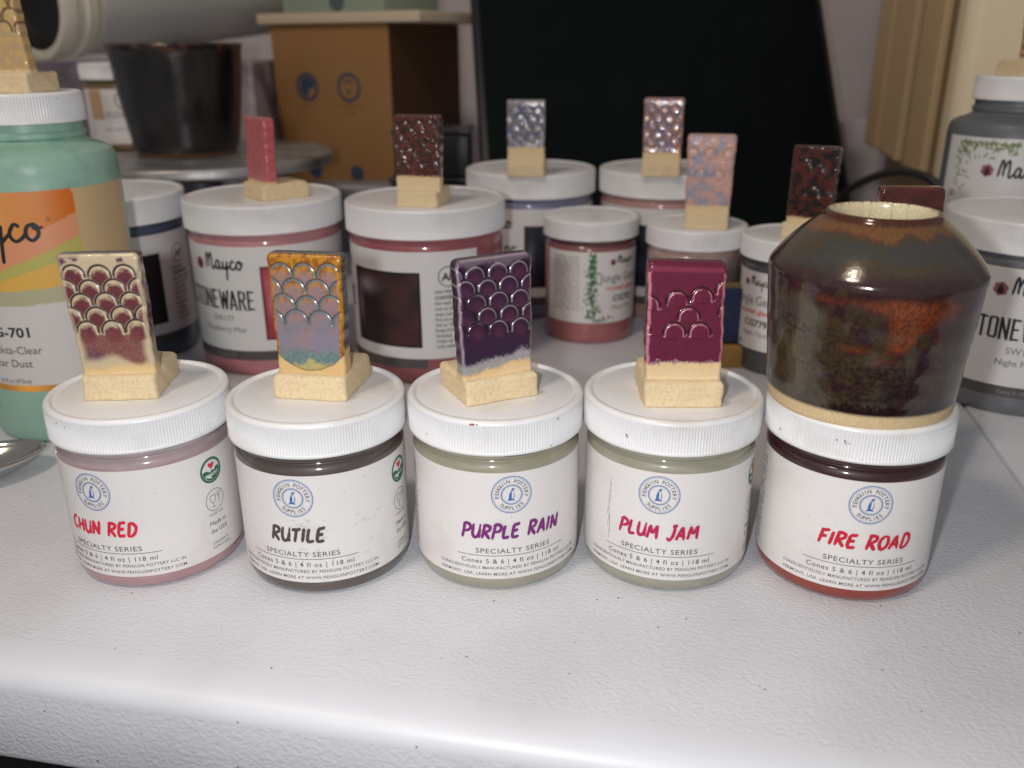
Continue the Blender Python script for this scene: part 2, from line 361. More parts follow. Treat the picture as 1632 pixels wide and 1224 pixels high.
BLK = {'S': [[(.48, .78), (.44, .93), (.25, .93), (.09, .88), (.09, .66), (.2, .54), (.4, .44), (.45, .3), (.44, .1), (.26, .06), (.1, .08), (.07, .24)]],
 'T': [[(.0, .92), (.54, .92)], [(.27, 1), (.27, 0)]], 'O': [[(.27, .93), (.1, .9), (.09, .5), (.1, .1), (.27, .07), (.44, .1), (.45, .5), (.44, .9), (.27, .93)]],
 'N': [[(.09, 0), (.09, 1)], [(.09, .95), (.45, .05)], [(.45, 0), (.45, 1)]], 'E': [[(.1, 0), (.1, 1)], [(.08, .93), (.46, .93)], [(.08, .51), (.4, .51)], [(.08, .07), (.46, .07)]],
 'W': [[(.05, 1), (.2, .02)], [(.2, .02), (.36, .9)], [(.36, .9), (.5, .02)], [(.5, .02), (.66, 1)]], 'A': [[(.05, 0), (.26, .98)], [(.26, .98), (.48, 0)], [(.14, .26), (.4, .26)]],
 'R': [[(.1, 0), (.1, 1)], [(.1, .93), (.38, .9), (.44, .74), (.38, .54), (.1, .5)], [(.28, .5), (.47, 0)]]}
def block_word(ink, word, s, z, width, h, wd=.15):
    adv = lambda c: .74 if c == 'W' else .58
    kx = width / sum(adv(c) for c in word); x = 0; lv = 0
    for c in word:
        for st in BLK[c]:
            stroke(ink, [(a + x, b) for a, b in st], wd, s - width / 2, z, k=h, kx=kx, lev=lv, brush=False, smooth=len(st) > 2, flat=True); lv = (lv + .012) % .1
        x += adv(c)

# ------------------------------------------------------------------ lids, jars
def shrink(prof, k): return [(r * k, z) for r, z in prof]
_lid = {}
def lid_mesh(R, z0, z1, ribs, amp=.28):
    """ribbed screw lid between z0 and z1, open below"""
    key = (R, z0, z1, ribs)
    if key in _lid: return _lid[key]
    prof = [(R - 1.6, z0 + .3), (R - .2, z0), (R + .15, z0 + .25), (R + .15, z0 + 1.0), (R, z0 + 1.25), (R, z0 + 1.7), (R, (z0 + z1) / 2), (R, z1 - 2.2), (R - .05, z1 - 1.7),
            (R - .25, z1 - 1.1), (R - .8, z1 - .35), (R - 1.7, z1), (R - 2.7, z1), (R - 3.1, z1 - .35), (R - 3.5, z1 - 1.05), (R - 4.1, z1 - 1.1), (R - 4.9, z1 - .74), (R * .5, z1 - .72), (0, z1 - .72)]
    per = 6
    def mod(i, th):
        if 5 <= i <= 7:
            return -amp * (0.5 - 0.5 * np.cos(th * ribs)) ** 1.0
        return 0 * th
    me = lathe('ribbed_lid', prof, LID, ribs * per, mod, ang=60)
    _lid[key] = me; return me
def label_sheet(R, s0, s1, z0, z1, mat, colf=None, step=1.0, zstep=None, name='label', th=.12):
    """a sheet of paper with its own thickness, wrapped on a jar of radius R"""
    ns = max(2, int((s1 - s0) / step)); nz = max(1, int((z1 - z0) / (zstep or (z1 - z0)))) if zstep else 1
    ss = np.linspace(s0, s1, ns + 1); zz = np.linspace(z0, z1, nz + 1); V, F, C = [], [], []
    for z in zz:
        for s in ss:
            V.append(((R + th) * math.sin(s / R), -(R + th) * math.cos(s / R), z))
            if colf: C.append((*colf(s, z), 1))
    m = ns + 1
    for j in range(nz):
        for i in range(ns): F.append((j * m + i, j * m + i + 1, (j + 1) * m + i + 1, (j + 1) * m + i))
    b = len(V); border = [i for i in range(m)] + [j * m + ns for j in range(1, nz + 1)] + [nz * m + i for i in range(ns - 1, -1, -1)] + [j * m for j in range(nz - 1, 0, -1)]
    for i in border:
        s = ss[i % m]; V.append(((R - .3) * math.sin(s / R), -(R - .3) * math.cos(s / R), zz[i // m]))
        if colf: C.append(C[i])
    for k in range(len(border)):
        k2 = (k + 1) % len(border); F.append((border[k2], border[k], b + k, b + k2))
    return sharp(mesh(name, V, F, mat, cols=np.array(C) if colf else None), 40)

# small straight-sided jars of the front row -----------------------------------------------
LR, RB = 36.5, 35.0
JH, ZL = 76.2, 62.0
jar_prof = [(0, .6), (26, .6), (29, 0), (32.2, .15), (33.9, 1.4), (34.8, 3.8), (35, 6.2), (35, 30), (35, 54.2)] + [(32.6 + 2.4 * math.cos(math.radians(a)), 54.6 + 3.6 * math.sin(math.radians(a))) for a in range(4, 79, 6)] + [(33.0, 58.5), (33.35, 58.9), (33.8, 59.5), (33.95, 60.2), (33.8, 61.0), (33.4, 61.6), (33.2, 62.2), (33.3, 70), (0, 70)]
def small_jar_print(lb, s0, word, width, ink_mat, side=True, R=None):
    R = (R or RB) + .12
    n = Ink(); brush_word(n, word, s0 + .4, 25.4, width, 6.0, wd=.25, shear=.16, seed=len(word) * 7 + ord(word[1])); n.wrap('name_lettering', ink_mat, R, lb)
    g = Ink()
    put(g, 'SPECIALTY SERIES', s0 + 1, 18.4, 3.1, 31.5, sp=1.1, off=.004); rect2d(g, s0 - 22.8, s0 + 24.2, 17.1, 17.35)
    put(g, 'Cones 5 & 6 | 4 fl oz | 118 ml', s0 + .6, 13.7, 2.9, 43, off=.006, sp=1.15)
    put(g, 'CONSCIENTIOUSLY MANUFACTURED BY PENGUIN POTTERY LLC IN', s0 + .8, 10.9, 1.95, 64, sp=1.1, off=.006)
    put(g, 'VERMONT, USA. LEARN MORE AT WWW.PENGUINPOTTERY.COM', s0 + .8, 8.0, 1.95, 64, sp=1.1, off=.006)
    arc_text(g, 'PENGUIN POTTERY', s0, 44.6, 5.95, 2.25, 196, -16); arc_text(g, 'SUPPLIES', s0, 44.6, 5.95, 2.25, 221, 319, True)
    # right-hand column
    c = s0 + 49.5
    put(g, 'Made in', c - 4.4, 20.4, 3.0, 9.0, 'L'); put(g, 'the USA', c - 4.4, 16.8, 3.0, 9.2, 'L')
    put(g, 'CONFORMS TO', c - 4.4, 11.6, 1.55, 9.4, 'L'); put(g, 'ASTM D-4236', c - 4.4, 9.6, 1.55, 9.4, 'L')
    put(g, 'FOOD SAFE', c, 24.9, 1.5, 7.5)
    for q in range(4):
        g.add([(s0 - 5.6 + .1 * q, 43.2 + q * .9), (s0 - 5.0 + .1 * q, 43.2 + q * .9)] + [(s0 - 5.0 + .1 * q, 43.32 + q * .9), (s0 - 5.6 + .1 * q, 43.32 + q * .9)], [(0, 1, 2, 3)])
    # glass and fork in a ring
    ring2d(g, c, 31.6, 4.75, 5.0, 36)
    stroke(g, [(-2.6, 2.3), (-2.5, .2), (-1.2, -1.1), (.1, .2), (.3, 2.4)], .24, c, 31.6, 1, brush=False); stroke(g, [(-2.6, 2.3), (.3, 2.4)], .24, c, 31.6, 1, brush=False)
    stroke(g, [(-1.2, -1.1), (-1.1, -2.8)], .24, c, 31.6, 1, brush=False); stroke(g, [(-2.2, -3.0), (-.1, -2.9)], .24, c, 31.6, 1, brush=False)
    stroke(g, [(1.6, 3.2), (1.5, 1.4), (2.1, .8), (2.1, -2.2)], .24, c, 31.6, 1, brush=False); stroke(g, [(2.7, 3.3), (2.7, 1.5), (2.1, .8)], .24, c, 31.6, 1, brush=False)
    # end of the small print that runs round from the back
    rng = random.Random(5); words = ['best', 'apply', 'our', 'coat to', 'let dry', 'stir', 'glaze', 'cone 6', 'kiln', 'test', 'bisque', 'ware', 'safe', 'mix', 'shelf', 'and fire', 'clay', 'wash', 'use']
    for i, wv in enumerate(words): put(g, wv, s0 - 49.2 + rng.uniform(-1.5, .3), 48 - i * 2.05, 2.05, align='R')
    g.wrap('small_lettering', INK, R, lb)
    b = Ink(); ring2d(b, s0, 44.6, 7.85, 8.2, 56); ring2d(b, s0, 44.6, 7.35, 7.48, 56); ring2d(b, s0, 44.6, 4.05, 4.4, 44); ring2d(b, s0, 44.6, 3.72, 3.85, 44)
    poly2d(b, [(-.1, 2.5), (.3, 2.9), (.9, 2.75), (1.5, 2.45), (.85, 2.35), (.7, 1.5), (1.1, .3), (1.15, -.8), (.7, -2.0), (1.3, -2.6), (-1.4, -2.6), (-1.9, -2.9), (-1.2, -1.6), (-1.1, -.2), (-.7, 1.1), (-.2, 1.8)], s0, 44.6, 1.0)
    b.wrap('penguin_emblem', BLUEINK, R, lb)
    wv = Ink(); poly2d(wv, [(.45, 1.9), (.75, .9), (.85, -.2), (.7, -1.1), (.3, -1.9), (-.1, -1.2), (.1, .2), (-.1, 1.2)], s0, 44.6, 1.0, lev=.04)
    gr = Ink(); gz = 45.3; ring2d(gr, c, gz, 4.75, 5.7, 48); ring2d(gr, c, gz, 4.45, 4.6, 40, a0=25, a1=155)
    M_ = [(4.6 * math.cos(math.radians(a)), 4.6 * math.sin(math.radians(a))) for a in range(180, 361, 12)] + [(3.9, 1.4), (3.3, .6), (2.6, .9), (1.8, -.1), (1.1, -.5), (.2, .0), (-.7, -.9), (-1.7, -.3), (-2.8, .4), (-3.6, .2)]
    poly2d(gr, M_, c, gz); gr.wrap('state_badge', GREENINK, R, lb)
    put(wv, 'VERMONT', c, gz - 2.7, 2.0, 7.2, off=.03, lev=.05, slope=.12); wv.wrap('white_lettering', WHITEINK, R, lb)
    h = Ink(); H = [(0, -1.5), (-1.0, -.5), (-1.7, .4), (-1.6, 1.2), (-.9, 1.55), (-.2, 1.2), (0, .8), (.3, 1.25), (1.0, 1.55), (1.65, 1.1), (1.6, .3), (1.0, -.5)]
    poly2d(h, H, c + .1, gz + 1.9, 1.0, lev=.03); h.wrap('badge_heart', REDINK, R, lb)

front = [  # name, x, y, s of the emblem, word, width, ink, contents low/high
 ('pink', -156.28, 347.26, -10.6, 'CHUN RED', 32, rgb(222, 32, 62), rgb(178, 140, 142), rgb(172, 158, 160), 50, 60),
 ('brown', -80.9, 342.4, -4.9, 'RUTILE', 23, rgb(78, 68, 64), rgb(86, 76, 71), rgb(80, 68, 62), 50, 60),
 ('p', -6.9, 344.2, 6.6, 'PURPLE RAIN', 42, rgb(124, 34, 118), rgb(160, 156, 136), rgb(156, 150, 128), 50, 60),
 ('q', 66.4, 342.4, -9.3, 'PLUM JAM', 33, rgb(190, 28, 82), rgb(160, 158, 140), rgb(156, 152, 132), 50, 60),
 ('r', 141.15, 334.3, -4.6, 'FIRE ROAD', 36, rgb(206, 26, 54), rgb(146, 52, 36), rgb(52, 16, 18), 42, 52)]
front_labels = [
 'small jar of dusty pink glaze labelled CHUN RED in red brush lettering',
 'small jar of dark brown glaze labelled RUTILE in grey brush lettering',
 'small jar of grey green glaze labelled PURPLE RAIN in purple lettering',
 'small jar of grey green glaze labelled PLUM JAM in crimson lettering',
 'small jar of rust red glaze labelled FIRE ROAD under the bottle shaped pot']
FLK = plain('dried_red_glaze', rgb(150, 40, 50), .5); FLKD = plain('dried_dark_glaze', rgb(70, 50, 70), .5)
JARMESH = lathe('jar_wall', jar_prof, CLAY, 160, ang=55)
def make_small_jar(label, loc, mat, group, rotz=0):
    t = thing('glaze_jar', label, 'jar', loc, rotz, group)
    me = JARMESH.copy(); me.materials[0] = mat; part('jar_body', me, t)
    part('lid', lid_mesh(LR, ZL, JH, 190, .5), t)
    return t
for (nm, x, y, s0, word, width, ik, lo, hi, za, zb), lbt in zip(front, front_labels):
    t = make_small_jar(lbt, (x, y, 0), band_mat('glaze_in_' + nm + '_jar', lo, hi, za, zb), 'small glaze jars in the front row')
    lb = part('label', label_sheet(RB, s0 - 92, s0 + 78, 6.4, 54.2, PAPER), t)
    small_jar_print(lb, s0, word, width, plain('ink_' + word.lower().replace(' ', '_'), ik, .5))
    g = Ink(); rng = random.Random(int(x) + 3)
    if nm == 'q':
        stroke(g, [(0, 0), (.3, 8), (-.3, 17), (.4, 28)], .35, s0 - 21.5, 19, 1, rng=rng)
        for i in range(9): stroke(g, [(0, 0), (rng.uniform(-.4, .4), rng.uniform(1, 3))], .3, s0 - 21.5 + rng.uniform(-1.2, 1), 22 + i * 2.6, 1, rng=rng)
    if nm == 'brown':
        for i in range(26): a = rng.uniform(0, 6.28); q = rng.uniform(.6, 2.2); stroke(g, [(0, 0), (q * math.cos(a), .6 * q * math.sin(a)), (q * 1.6 * math.cos(a + .6), q * math.sin(a + .6))], .16, s0 + rng.choice((rng.uniform(6, 16), rng.uniform(-4, 6), rng.uniform(24, 34))), rng.choice((rng.uniform(27, 36), rng.uniform(15, 22))), 1, rng=rng)
    if nm in ('brown', 'pink', 'r', 'p'):
        for i in range(10): a = rng.uniform(0, 6.28); q = rng.uniform(.4, 1.3); stroke(g, [(0, 0), (q * math.cos(a), q * math.sin(a))], .2, s0 + rng.uniform(-25, 42), rng.uniform(10, 50), 1, rng=rng)
    if g.V: g.wrap('scuff_print', plain('scuff_' + nm, rgb(176, 170, 178) if nm == 'q' else rgb(178, 168, 152), .6), RB + .12, lb, lift=.05)
    ld = [c for c in t.children if c.name.startswith('lid')][0]
    fl = Ink()
    if nm == 'r':
        for a, b, r in ((-20.6, 70.2, .45), (-17.8, 70.4, .5), (-17.3, 69.5, .4), (-16.2, 69.7, .3), (-46, 66, .6)): disc2d(fl, a, b, r, 7, sx=.6)
    elif nm == 'p':
        for a, b, r in ((-30, 66.5, .35), (27, 73.6, .4), (-9, 75.0, .5), (-8, 75.1, .5), (-6.6, 75.15, .35)): disc2d(fl, a, b, r, 7)
    elif nm == 'q':
        for a, b, r in ((-24, 68.2, .45), (-23.7, 67.4, .3)): disc2d(fl, a, b, r, 7)
    elif nm == 'pink':
        for a, b, r in ((-22, 72.9, .35), (-17, 72.2, .3)): disc2d(fl, a, b, r, 7)
    if fl.V: fl.wrap('glaze_fleck', FLK if nm in 'rp' else FLKD, LR, ld, lift=.02)
    if nm == 'p':
        q = Ink(); V = []; n = 40
        for k in range(n + 1):
            s = 4 + 28 * k / n; h = .5 * math.sin(math.pi * min(1, k / n + .08)) * (.6 + .4 * math.sin(k * 1.7)); V += [(s, 61.2), (s, 61.4 + max(.1, h))]
        q.add(V, [(2 * k, 2 * k + 2, 2 * k + 3, 2 * k + 1) for k in range(n)]); q.wrap('dried_glaze', FLKD, 35.2, t, lift=.1)

# ------------------------------------------------------------------ value noise for glaze colours
_rs = np.random.RandomState(3); _G = _rs.rand(64, 64)
def vn(x, y):
    x = np.asarray(x, float); y = np.asarray(y, float); xi = np.floor(x).astype(int); yi = np.floor(y).astype(int); fx = x - xi; fy = y - yi
    fx = fx * fx * (3 - 2 * fx); fy = fy * fy * (3 - 2 * fy)
    g = lambda a, b: _G[a % 64, b % 64]
    return (g(xi, yi) * (1 - fx) + g(xi + 1, yi) * fx) * (1 - fy) + (g(xi, yi + 1) * (1 - fx) + g(xi + 1, yi + 1) * fx) * fy
def fbm(x, y, o=4):
    s = 0; a = .5
    for k in range(o): s = s + a * vn(x * 2 ** k + 7.3 * k, y * 2 ** k + 3.1 * k); a *= .5
    return s / (1 - .5 ** o)
def mixc(a, b, t):
    t = np.clip(t, 0, 1)[..., None]; return a * (1 - t) + b * t
def sm(a, b, x): t = np.clip((x - a) / (b - a), 0, 1); return t * t * (3 - 2 * t)
def C_(r, g, b): return np.array(rgb(r, g, b))
TOAST = C_(222, 184, 124); BARE = C_(228, 206, 166)

def scale_arcs(rows, z_top, pitch, rowstep, r, x0=0.0, jit=.25, seed=1, skip=(), drift=0.0):
    rng = random.Random(seed); A = []
    for k in range(rows):
        off = (k % 2) * pitch / 2
        for j in range(-2, 3):
            cx = x0 + off + j * pitch + rng.uniform(-jit, jit) + drift * k; cz = z_top - r - k * rowstep + rng.uniform(-jit, jit) * .8
            if (k, j) in skip: continue
            A.append((cx, cz, r + rng.uniform(-.15, .15)))
    return A
def arc_field(x, z, arcs, g=.42):
    """groove weight, signed distance outside/inside the nearest scale line, and whether a point lies inside a scale"""
    best = np.full(x.shape, 9.0); inside = np.zeros(x.shape); cen = np.full(x.shape, 9.0)
    for cx, cz, r in arcs:
        dx, dz = x - cx, z - cz; d = np.hypot(dx, dz)
        up = np.maximum(0, -dz - .12 * r)                              # the stamp stops a little below its middle
        dist = np.hypot(d - r, up * 1.0)
        best = np.where(dist < np.abs(best), np.sign(d - r) * np.maximum(dist, 1e-6), best)
        ins = (d < r) & (dz > -.5 * r); inside = np.maximum(inside, np.where(ins, 1 - d / r, 0))
        cen = np.minimum(cen, np.hypot(dx, (dz + .25 * r)))
    return np.exp(-(best / g) ** 2), best, inside, cen

def tile_mesh(W=29.0, Wt=31.5, T=7.6, H=50.0, lean=3.5, shx=0.0, nf=110, nz=150, arcs=(), depth=.75, colour=None, wob=.35, seed=1, rnd=2.2, mat=None, top_slope=0.0, y0=4.0, zb=9.0, pill=.12):
    cs, nside, nback, ncorn = nf, 8, 10, 5
    base = []                                                            # cross-section: (u, v, region) u in -1..1 of half-width
    def ring_at(w, t, ins):
        hw, r = w / 2 - ins, min(1.5, t / 3); pts = []
        y_f, y_b = ins, t - ins
        for k in range(cs): pts.append((-hw + r + (2 * hw - 2 * r) * k / (cs - 1), y_f, 0))
        for k in range(1, ncorn): a = math.pi / 2 * k / ncorn; pts.append((hw - r + r * math.sin(a), y_f + r - r * math.cos(a), 1))
        for k in range(nside): pts.append((hw, y_f + r + (y_b - y_f - 2 * r) * k / (nside - 1), 2))
        for k in range(1, ncorn): a = math.pi / 2 * k / ncorn; pts.append((hw - r + r * math.cos(a), y_b - r + r * math.sin(a), 2))
        for k in range(nback): pts.append((hw - r - (2 * hw - 2 * r) * k / (nback - 1), y_b, 3))
        for k in range(1, ncorn): a = math.pi / 2 * k / ncorn; pts.append((-hw + r - r * math.sin(a), y_b - r + r * math.cos(a), 2))
        for k in range(nside): pts.append((-hw, y_b - r - (y_b - y_f - 2 * r) * k / (nside - 1), 2))
        for k in range(1, ncorn): a = math.pi / 2 * k / ncorn; pts.append((-hw + r - r * math.cos(a), y_f + r - r * math.sin(a), 1))
        return pts
    rows = [(z, 0.0) for z in np.linspace(0, H - rnd, nz)]
    for k in range(1, 7): a = math.pi / 2 * k / 6; rows.append((H - rnd + rnd * math.sin(a), rnd * (1 - math.cos(a)) * .8))
    P, Rg, Cv = [], [], []
    for z, ins in rows:
        f = z / H; w_ = W + (Wt - W) * f + wob * math.sin(z * .23 + seed) + .25 * math.sin(z * .9 + seed * 2)
        for (a, b, g) in ring_at(w_, T, ins): P.append((a, b, z)); Rg.append(g); Cv.append(w_ / 2)
    P = np.array(P); Rg = np.array(Rg); Cv = np.array(Cv); n = len(P) // len(rows)
    x, y, z = P[:, 0], P[:, 1], P[:, 2]
    gv, bd, ins, cen = arc_field(x, z, arcs)
    frontm = (Rg <= 1).astype(float)
    edge = np.minimum(np.abs(Cv - np.abs(x)) + y, (H - z) + y * .6)      # how far from the front edges
    D = np.where(Rg <= 1, depth * gv - pill * sm(0, .7, ins) + .22 * (fbm(x * .15 + seed, z * .15) - .5), .35 * (fbm(y * .4 + seed, z * .3 + x) - .5))
    yy = y + D * frontm
    xx = x + (1 - frontm) * D * np.sign(x) * .6
    col = colour(x, z, y, gv, bd, ins, cen, edge, Rg, H) if colour else np.tile(np.array([.5, .4, .3, 1]), (len(x), 1))
    f = z / H
    X = xx + shx * f; Y = y0 + yy + lean * f; Z = zb + z + top_slope * x * sm(.6, 1, f)
    V = np.stack([X, Y, Z], 1); F = []
    for j in range(len(rows) - 1):
        for k in range(n): k2 = (k + 1) % n; F.append((j * n + k, j * n + k2, (j + 1) * n + k2, (j + 1) * n + k))
    F.append(tuple(range((len(rows) - 1) * n, len(rows) * n))); F.append(tuple(range(n))[::-1])
    return mesh('glazed_slab', V, F, mat or GLZ, cols=col)
def foot_mesh(W=30.5, Dp=33.0, H=10.3, seed=1, n=18, inset=.8):
    """hand-cut clay block with soft uneven edges"""
    rr = 1.6; rows = [(0, .5), (.4, .1), (1, 0)] + [(h, inset * .4 * h / H) for h in np.linspace(2, H - 1.6, 6)] + [(H - .9, inset * .5 + .15), (H - .3, inset * .5 + .6), (H, inset * .5 + 1.4)]
    V, F = [], []
    for z, ins in rows:
        hw, y0, y1 = W / 2 - ins, ins * 1.3, Dp - ins; r = rr; loop = []
        for (cx, cy, a0) in ((hw - r, y0 + r, -90), (hw - r, y1 - r, 0), (-hw + r, y1 - r, 90), (-hw + r, y0 + r, 180)):
            for k in range(5): a = math.radians(a0 + 90 * k / 4); loop.append((cx + r * math.cos(a), cy + r * math.sin(a)))
        full = []
        for i in range(20):
            a, b = loop[i], loop[(i + 1) % 20]; m = 12 if i % 5 == 4 else 1
            for k in range(m): full.append((a[0] + (b[0] - a[0]) * k / m, a[1] + (b[1] - a[1]) * k / m))
        L = len(full)
        for (a, b) in full:
            q = (fbm(np.array(a * .2 + seed * 3.7), np.array(b * .2 + z * .22 + seed)) - .5) * 1.7
            nx, ny = a / (W / 2), (b - Dp / 2) / (Dp / 2)
            V.append((a + q * nx, b + q * ny, z + (q * .5 if z > 2 else 0)))
    for j in range(len(rows) - 1):
        for k in range(L): k2 = (k + 1) % L; F.append((j * L + k, j * L + k2, (j + 1) * L + k2, (j + 1) * L + k))
    F.append(tuple(range((len(rows) - 1) * L, len(rows) * L))); F.append(tuple(range(L))[::-1])
    return sharp(mesh('clay_foot', V, F, CLAY), 60)
def make_tile(label, loc, yaw, foot={}, group='glaze test tiles standing on the jar lids', **kw):
    t = thing('test_tile', label, 'test tile', loc, yaw, group)
    part('glazed_slab', tile_mesh(**kw), t); part('clay_foot', foot_mesh(**foot), t)
    return t

def rgba(c, g): return np.concatenate([c, np.clip(g, 0, 1)[:, None]], 1)
def clay_mix(c, x, z, line, soft=.6, toast=1.0):
    """bare clay below the glaze line"""
    m = sm(-soft, soft, z - line); b = mixc(np.tile(BARE, (len(x), 1)), np.tile(TOAST, (len(x), 1)), toast * sm(-7, 2, z - line) * (.6 + .6 * fbm(x * .3, z * .3)))
    return mixc(b, c, m), m
def tl(c, n): return np.tile(c, (n, 1))
def col_chun(x, z, y, gv, bd, ins, cen, edge, Rg, H):
    n = len(x); N = fbm(x * .16 + 3, z * .16); N2 = fbm(x * .9, z * .9 + 9); N3 = fbm(x * 2.5, z * 2.5)
    cream = tl(C_(200, 184, 150), n); mar = tl(C_(104, 42, 52), n); pur = tl(C_(92, 54, 84), n)
    cc = np.full(x.shape, 9.0)
    for ax, az, ar in scale_arcs(5, 45.2, 9.6, 5.55, 4.25, x0=-.2, seed=2, drift=.25): cc = np.minimum(cc, np.hypot((x - ax) * .95, (z - az + 1.3) * 1.0))
    blob = sm(4.5, 2.4, cc + (N2 - .5) * 2.0) * .98                    # colour pools in the middle of each scale
    c = mixc(cream, mar, blob)
    c = mixc(c, mixc(mar, pur, sm(.45, .6, N)), sm(.50, .60, fbm(x * .22, z * .22 + 40)) * sm(36, 40, z) * sm(.6, 2, np.abs(bd)))
    low = sm(20.5, 17.0, z + (N - .5) * 5) * sm(4.8, 8.5, z + (fbm(x * .12 + 2, 0 * z) - .5) * 6) * sm(1.0, 4.5, edge)
    c = mixc(c, mixc(tl(C_(124, 68, 68), n), pur, sm(-2, -8, x) * sm(14, 7, z)), low * (.92 + .4 * (N3 - .5)))
    c = mixc(c, cream, np.where(bd < 0, sm(1.35, .7, -bd), sm(.75, .4, bd)) * .88); c = mixc(c, tl(C_(58, 36, 48), n), sm(.62, .25, np.abs(bd)) * .97)
    c = mixc(c, tl(C_(206, 190, 158), n), sm(2.2, .8, edge) * .7)
    c = np.where(Rg[:, None] >= 2, mixc(cream * .8, pur, sm(.4, .6, fbm(y * .3 + x, z * .15)) * sm(12, 20, z)), c)
    c = np.where(((z > H - 1.2) & (y > 1.6))[:, None], tl(C_(84, 44, 62), n), c)
    c, m = clay_mix(c, x, z, 4.2 + (N - .5) * 3, 1.8); return rgba(c, m)
def col_rutile(x, z, y, gv, bd, ins, cen, edge, Rg, H):
    n = len(x); N = fbm(x * .2, z * .2 + 5); N2 = fbm(x * .9, z * .6); N3 = fbm(x * 4.5, z * 2.6 + 8)
    amb = mixc(tl(C_(190, 130, 40), n), tl(C_(146, 88, 20), n), sm(.4, .7, N2)); lav = mixc(tl(C_(160, 126, 112), n), tl(C_(140, 120, 132), n), sm(.35, .65, N3)); lav = mixc(lav, tl(C_(122, 128, 142), n), sm(34, 20, z) * sm(.4, .7, N + .1) * .7)
    blue = mixc(tl(C_(78, 100, 112), n), tl(C_(112, 130, 134), n), sm(.3, .7, N3)); teal = mixc(tl(C_(86, 112, 124), n), tl(C_(122, 142, 130), n), sm(.35, .65, N3)); yel = tl(C_(184, 172, 112), n)
    c = mixc(amb, lav, np.clip(sm(4.8, 2.4, cen + (N2 - .5) * 1.5) * sm(48, 34, z + (N - .5) * 10) * .9 + .3 * sm(4, 2, cen) + .75 * sm(36, 22, z + (N - .5) * 10), 0, 1))
    lo = sm(21, 16, z + (N - .5) * 5); c = mixc(c, mixc(lav, tl(C_(134, 128, 150), n), sm(.4, .6, N3)), lo)
    c = mixc(c, teal, sm(12.5, 8.5, z + (N2 - .5) * 5)); c = mixc(c, yel, sm(8, 5, z + (fbm(x * .3 + 4, z * .3) - .5) * 6 + .06 * (x - 3) ** 2 * .5))
    c = mixc(c, blue, sm(.95, .35, np.abs(bd + .35)) * .8); c = mixc(c, tl(C_(44, 50, 52), n), sm(.34, .08, np.abs(bd - .3)) * .8)
    c = mixc(c, amb, sm(2.1, 1.0, edge) * sm(4, 9, z)); c = mixc(c, tl(C_(120, 62, 14), n), sm(1.1, .2, edge) * sm(4, 8, z) * .7)
    line = 2.2 + .035 * x * x + (N - .5) * 1.2; c = mixc(c, tl(C_(96, 92, 70), n), sm(.9, .1, z - line) * .8)
    c = np.where(Rg[:, None] >= 2, mixc(tl(C_(96, 104, 112), n), tl(C_(70, 56, 44), n), sm(.45, .7, N2)), c)
    line = np.where(Rg >= 2, 11 + 0 * x, line); c = np.where((z > H - .8)[:, None] & (y > 1.5)[:, None], tl(C_(96, 100, 100), n), c)
    m = sm(-.2, .2, z - line); c = mixc(tl(C_(218, 184, 128), n), c, m); return rgba(c, m)
def col_purple(x, z, y, gv, bd, ins, cen, edge, Rg, H):
    n = len(x); N = fbm(x * .2 + 8, z * .2); N3 = fbm(x * 3, z * 3)
    p = mixc(tl(C_(52, 22, 48), n), tl(C_(78, 34, 62), n), sm(3.5, 1, cen) * .8 * sm(14, 18, z)); p = mixc(p, tl(C_(42, 24, 56), n), sm(18, 8, z) * .6)
    edgec = tl(C_(190, 172, 182), n)
    c = mixc(p, edgec, sm(.45, .1, np.abs(bd + .62)) * .5 * sm(.30, .5, fbm(x * .12 + 2.2, z * .1)+ .04 * (x + 6) * .3)); c = mixc(c, tl(C_(30, 14, 30), n), sm(.6, .15, np.abs(bd)) * .95)
    c = mixc(c, edgec, sm(.42, .1, np.abs(edge - .8)) * .6); c = mixc(c, tl(C_(176, 160, 168), n), sm(3.6, 1.2, (H - z) + (N - .5) * 6) * .25 * (Rg < 2))
    lav = mixc(tl(C_(146, 142, 156), n), tl(C_(170, 166, 150), n), sm(.4, .6, N3))
    c = mixc(c, lav, sm(9.6, 7.4, z - .12 * x + (N - .5) * 4 + (N3 - .5) * 3.5))
    c, m = clay_mix(c, x, z, 4.6 + .14 * x + (N - .5) * 3 + (N3 - .5) * 2, 1.0); return rgba(c, m)
def col_plum(x, z, y, gv, bd, ins, cen, edge, Rg, H):
    n = len(x); N = fbm(x * .3 + 5, z * .3); N3 = fbm(x * 2, z * 2)
    c = mixc(tl(C_(106, 26, 56), n), tl(C_(96, 22, 51), n), sm(.35, .65, N3)); pk = tl(C_(214, 138, 152), n)
    c = mixc(c, pk, sm(.4, .08, np.abs(bd + .8)) * .75 * sm(.25, .6, N)); c = mixc(c, tl(C_(46, 10, 26), n), sm(.6, .15, np.abs(bd)) * .9)
    c = mixc(c, pk, sm(.75, .2, np.abs(edge - .7)) * .85 * (z < H - 4) * sm(.3, .5, N3 + .1)); c = mixc(c, tl(C_(160, 70, 92), n), sm(1.4, .4, np.abs(H - z - 3.0)) * .4)
    L = 8.0 + (N - .5) * 2.6 + (N3 - .5) * 1.8; c = mixc(c, tl(C_(186, 160, 168), n), sm(1.0, .2, z - L) * .7)
    c, m = clay_mix(c, x, z, L, .5, .8); return rgba(c, m)
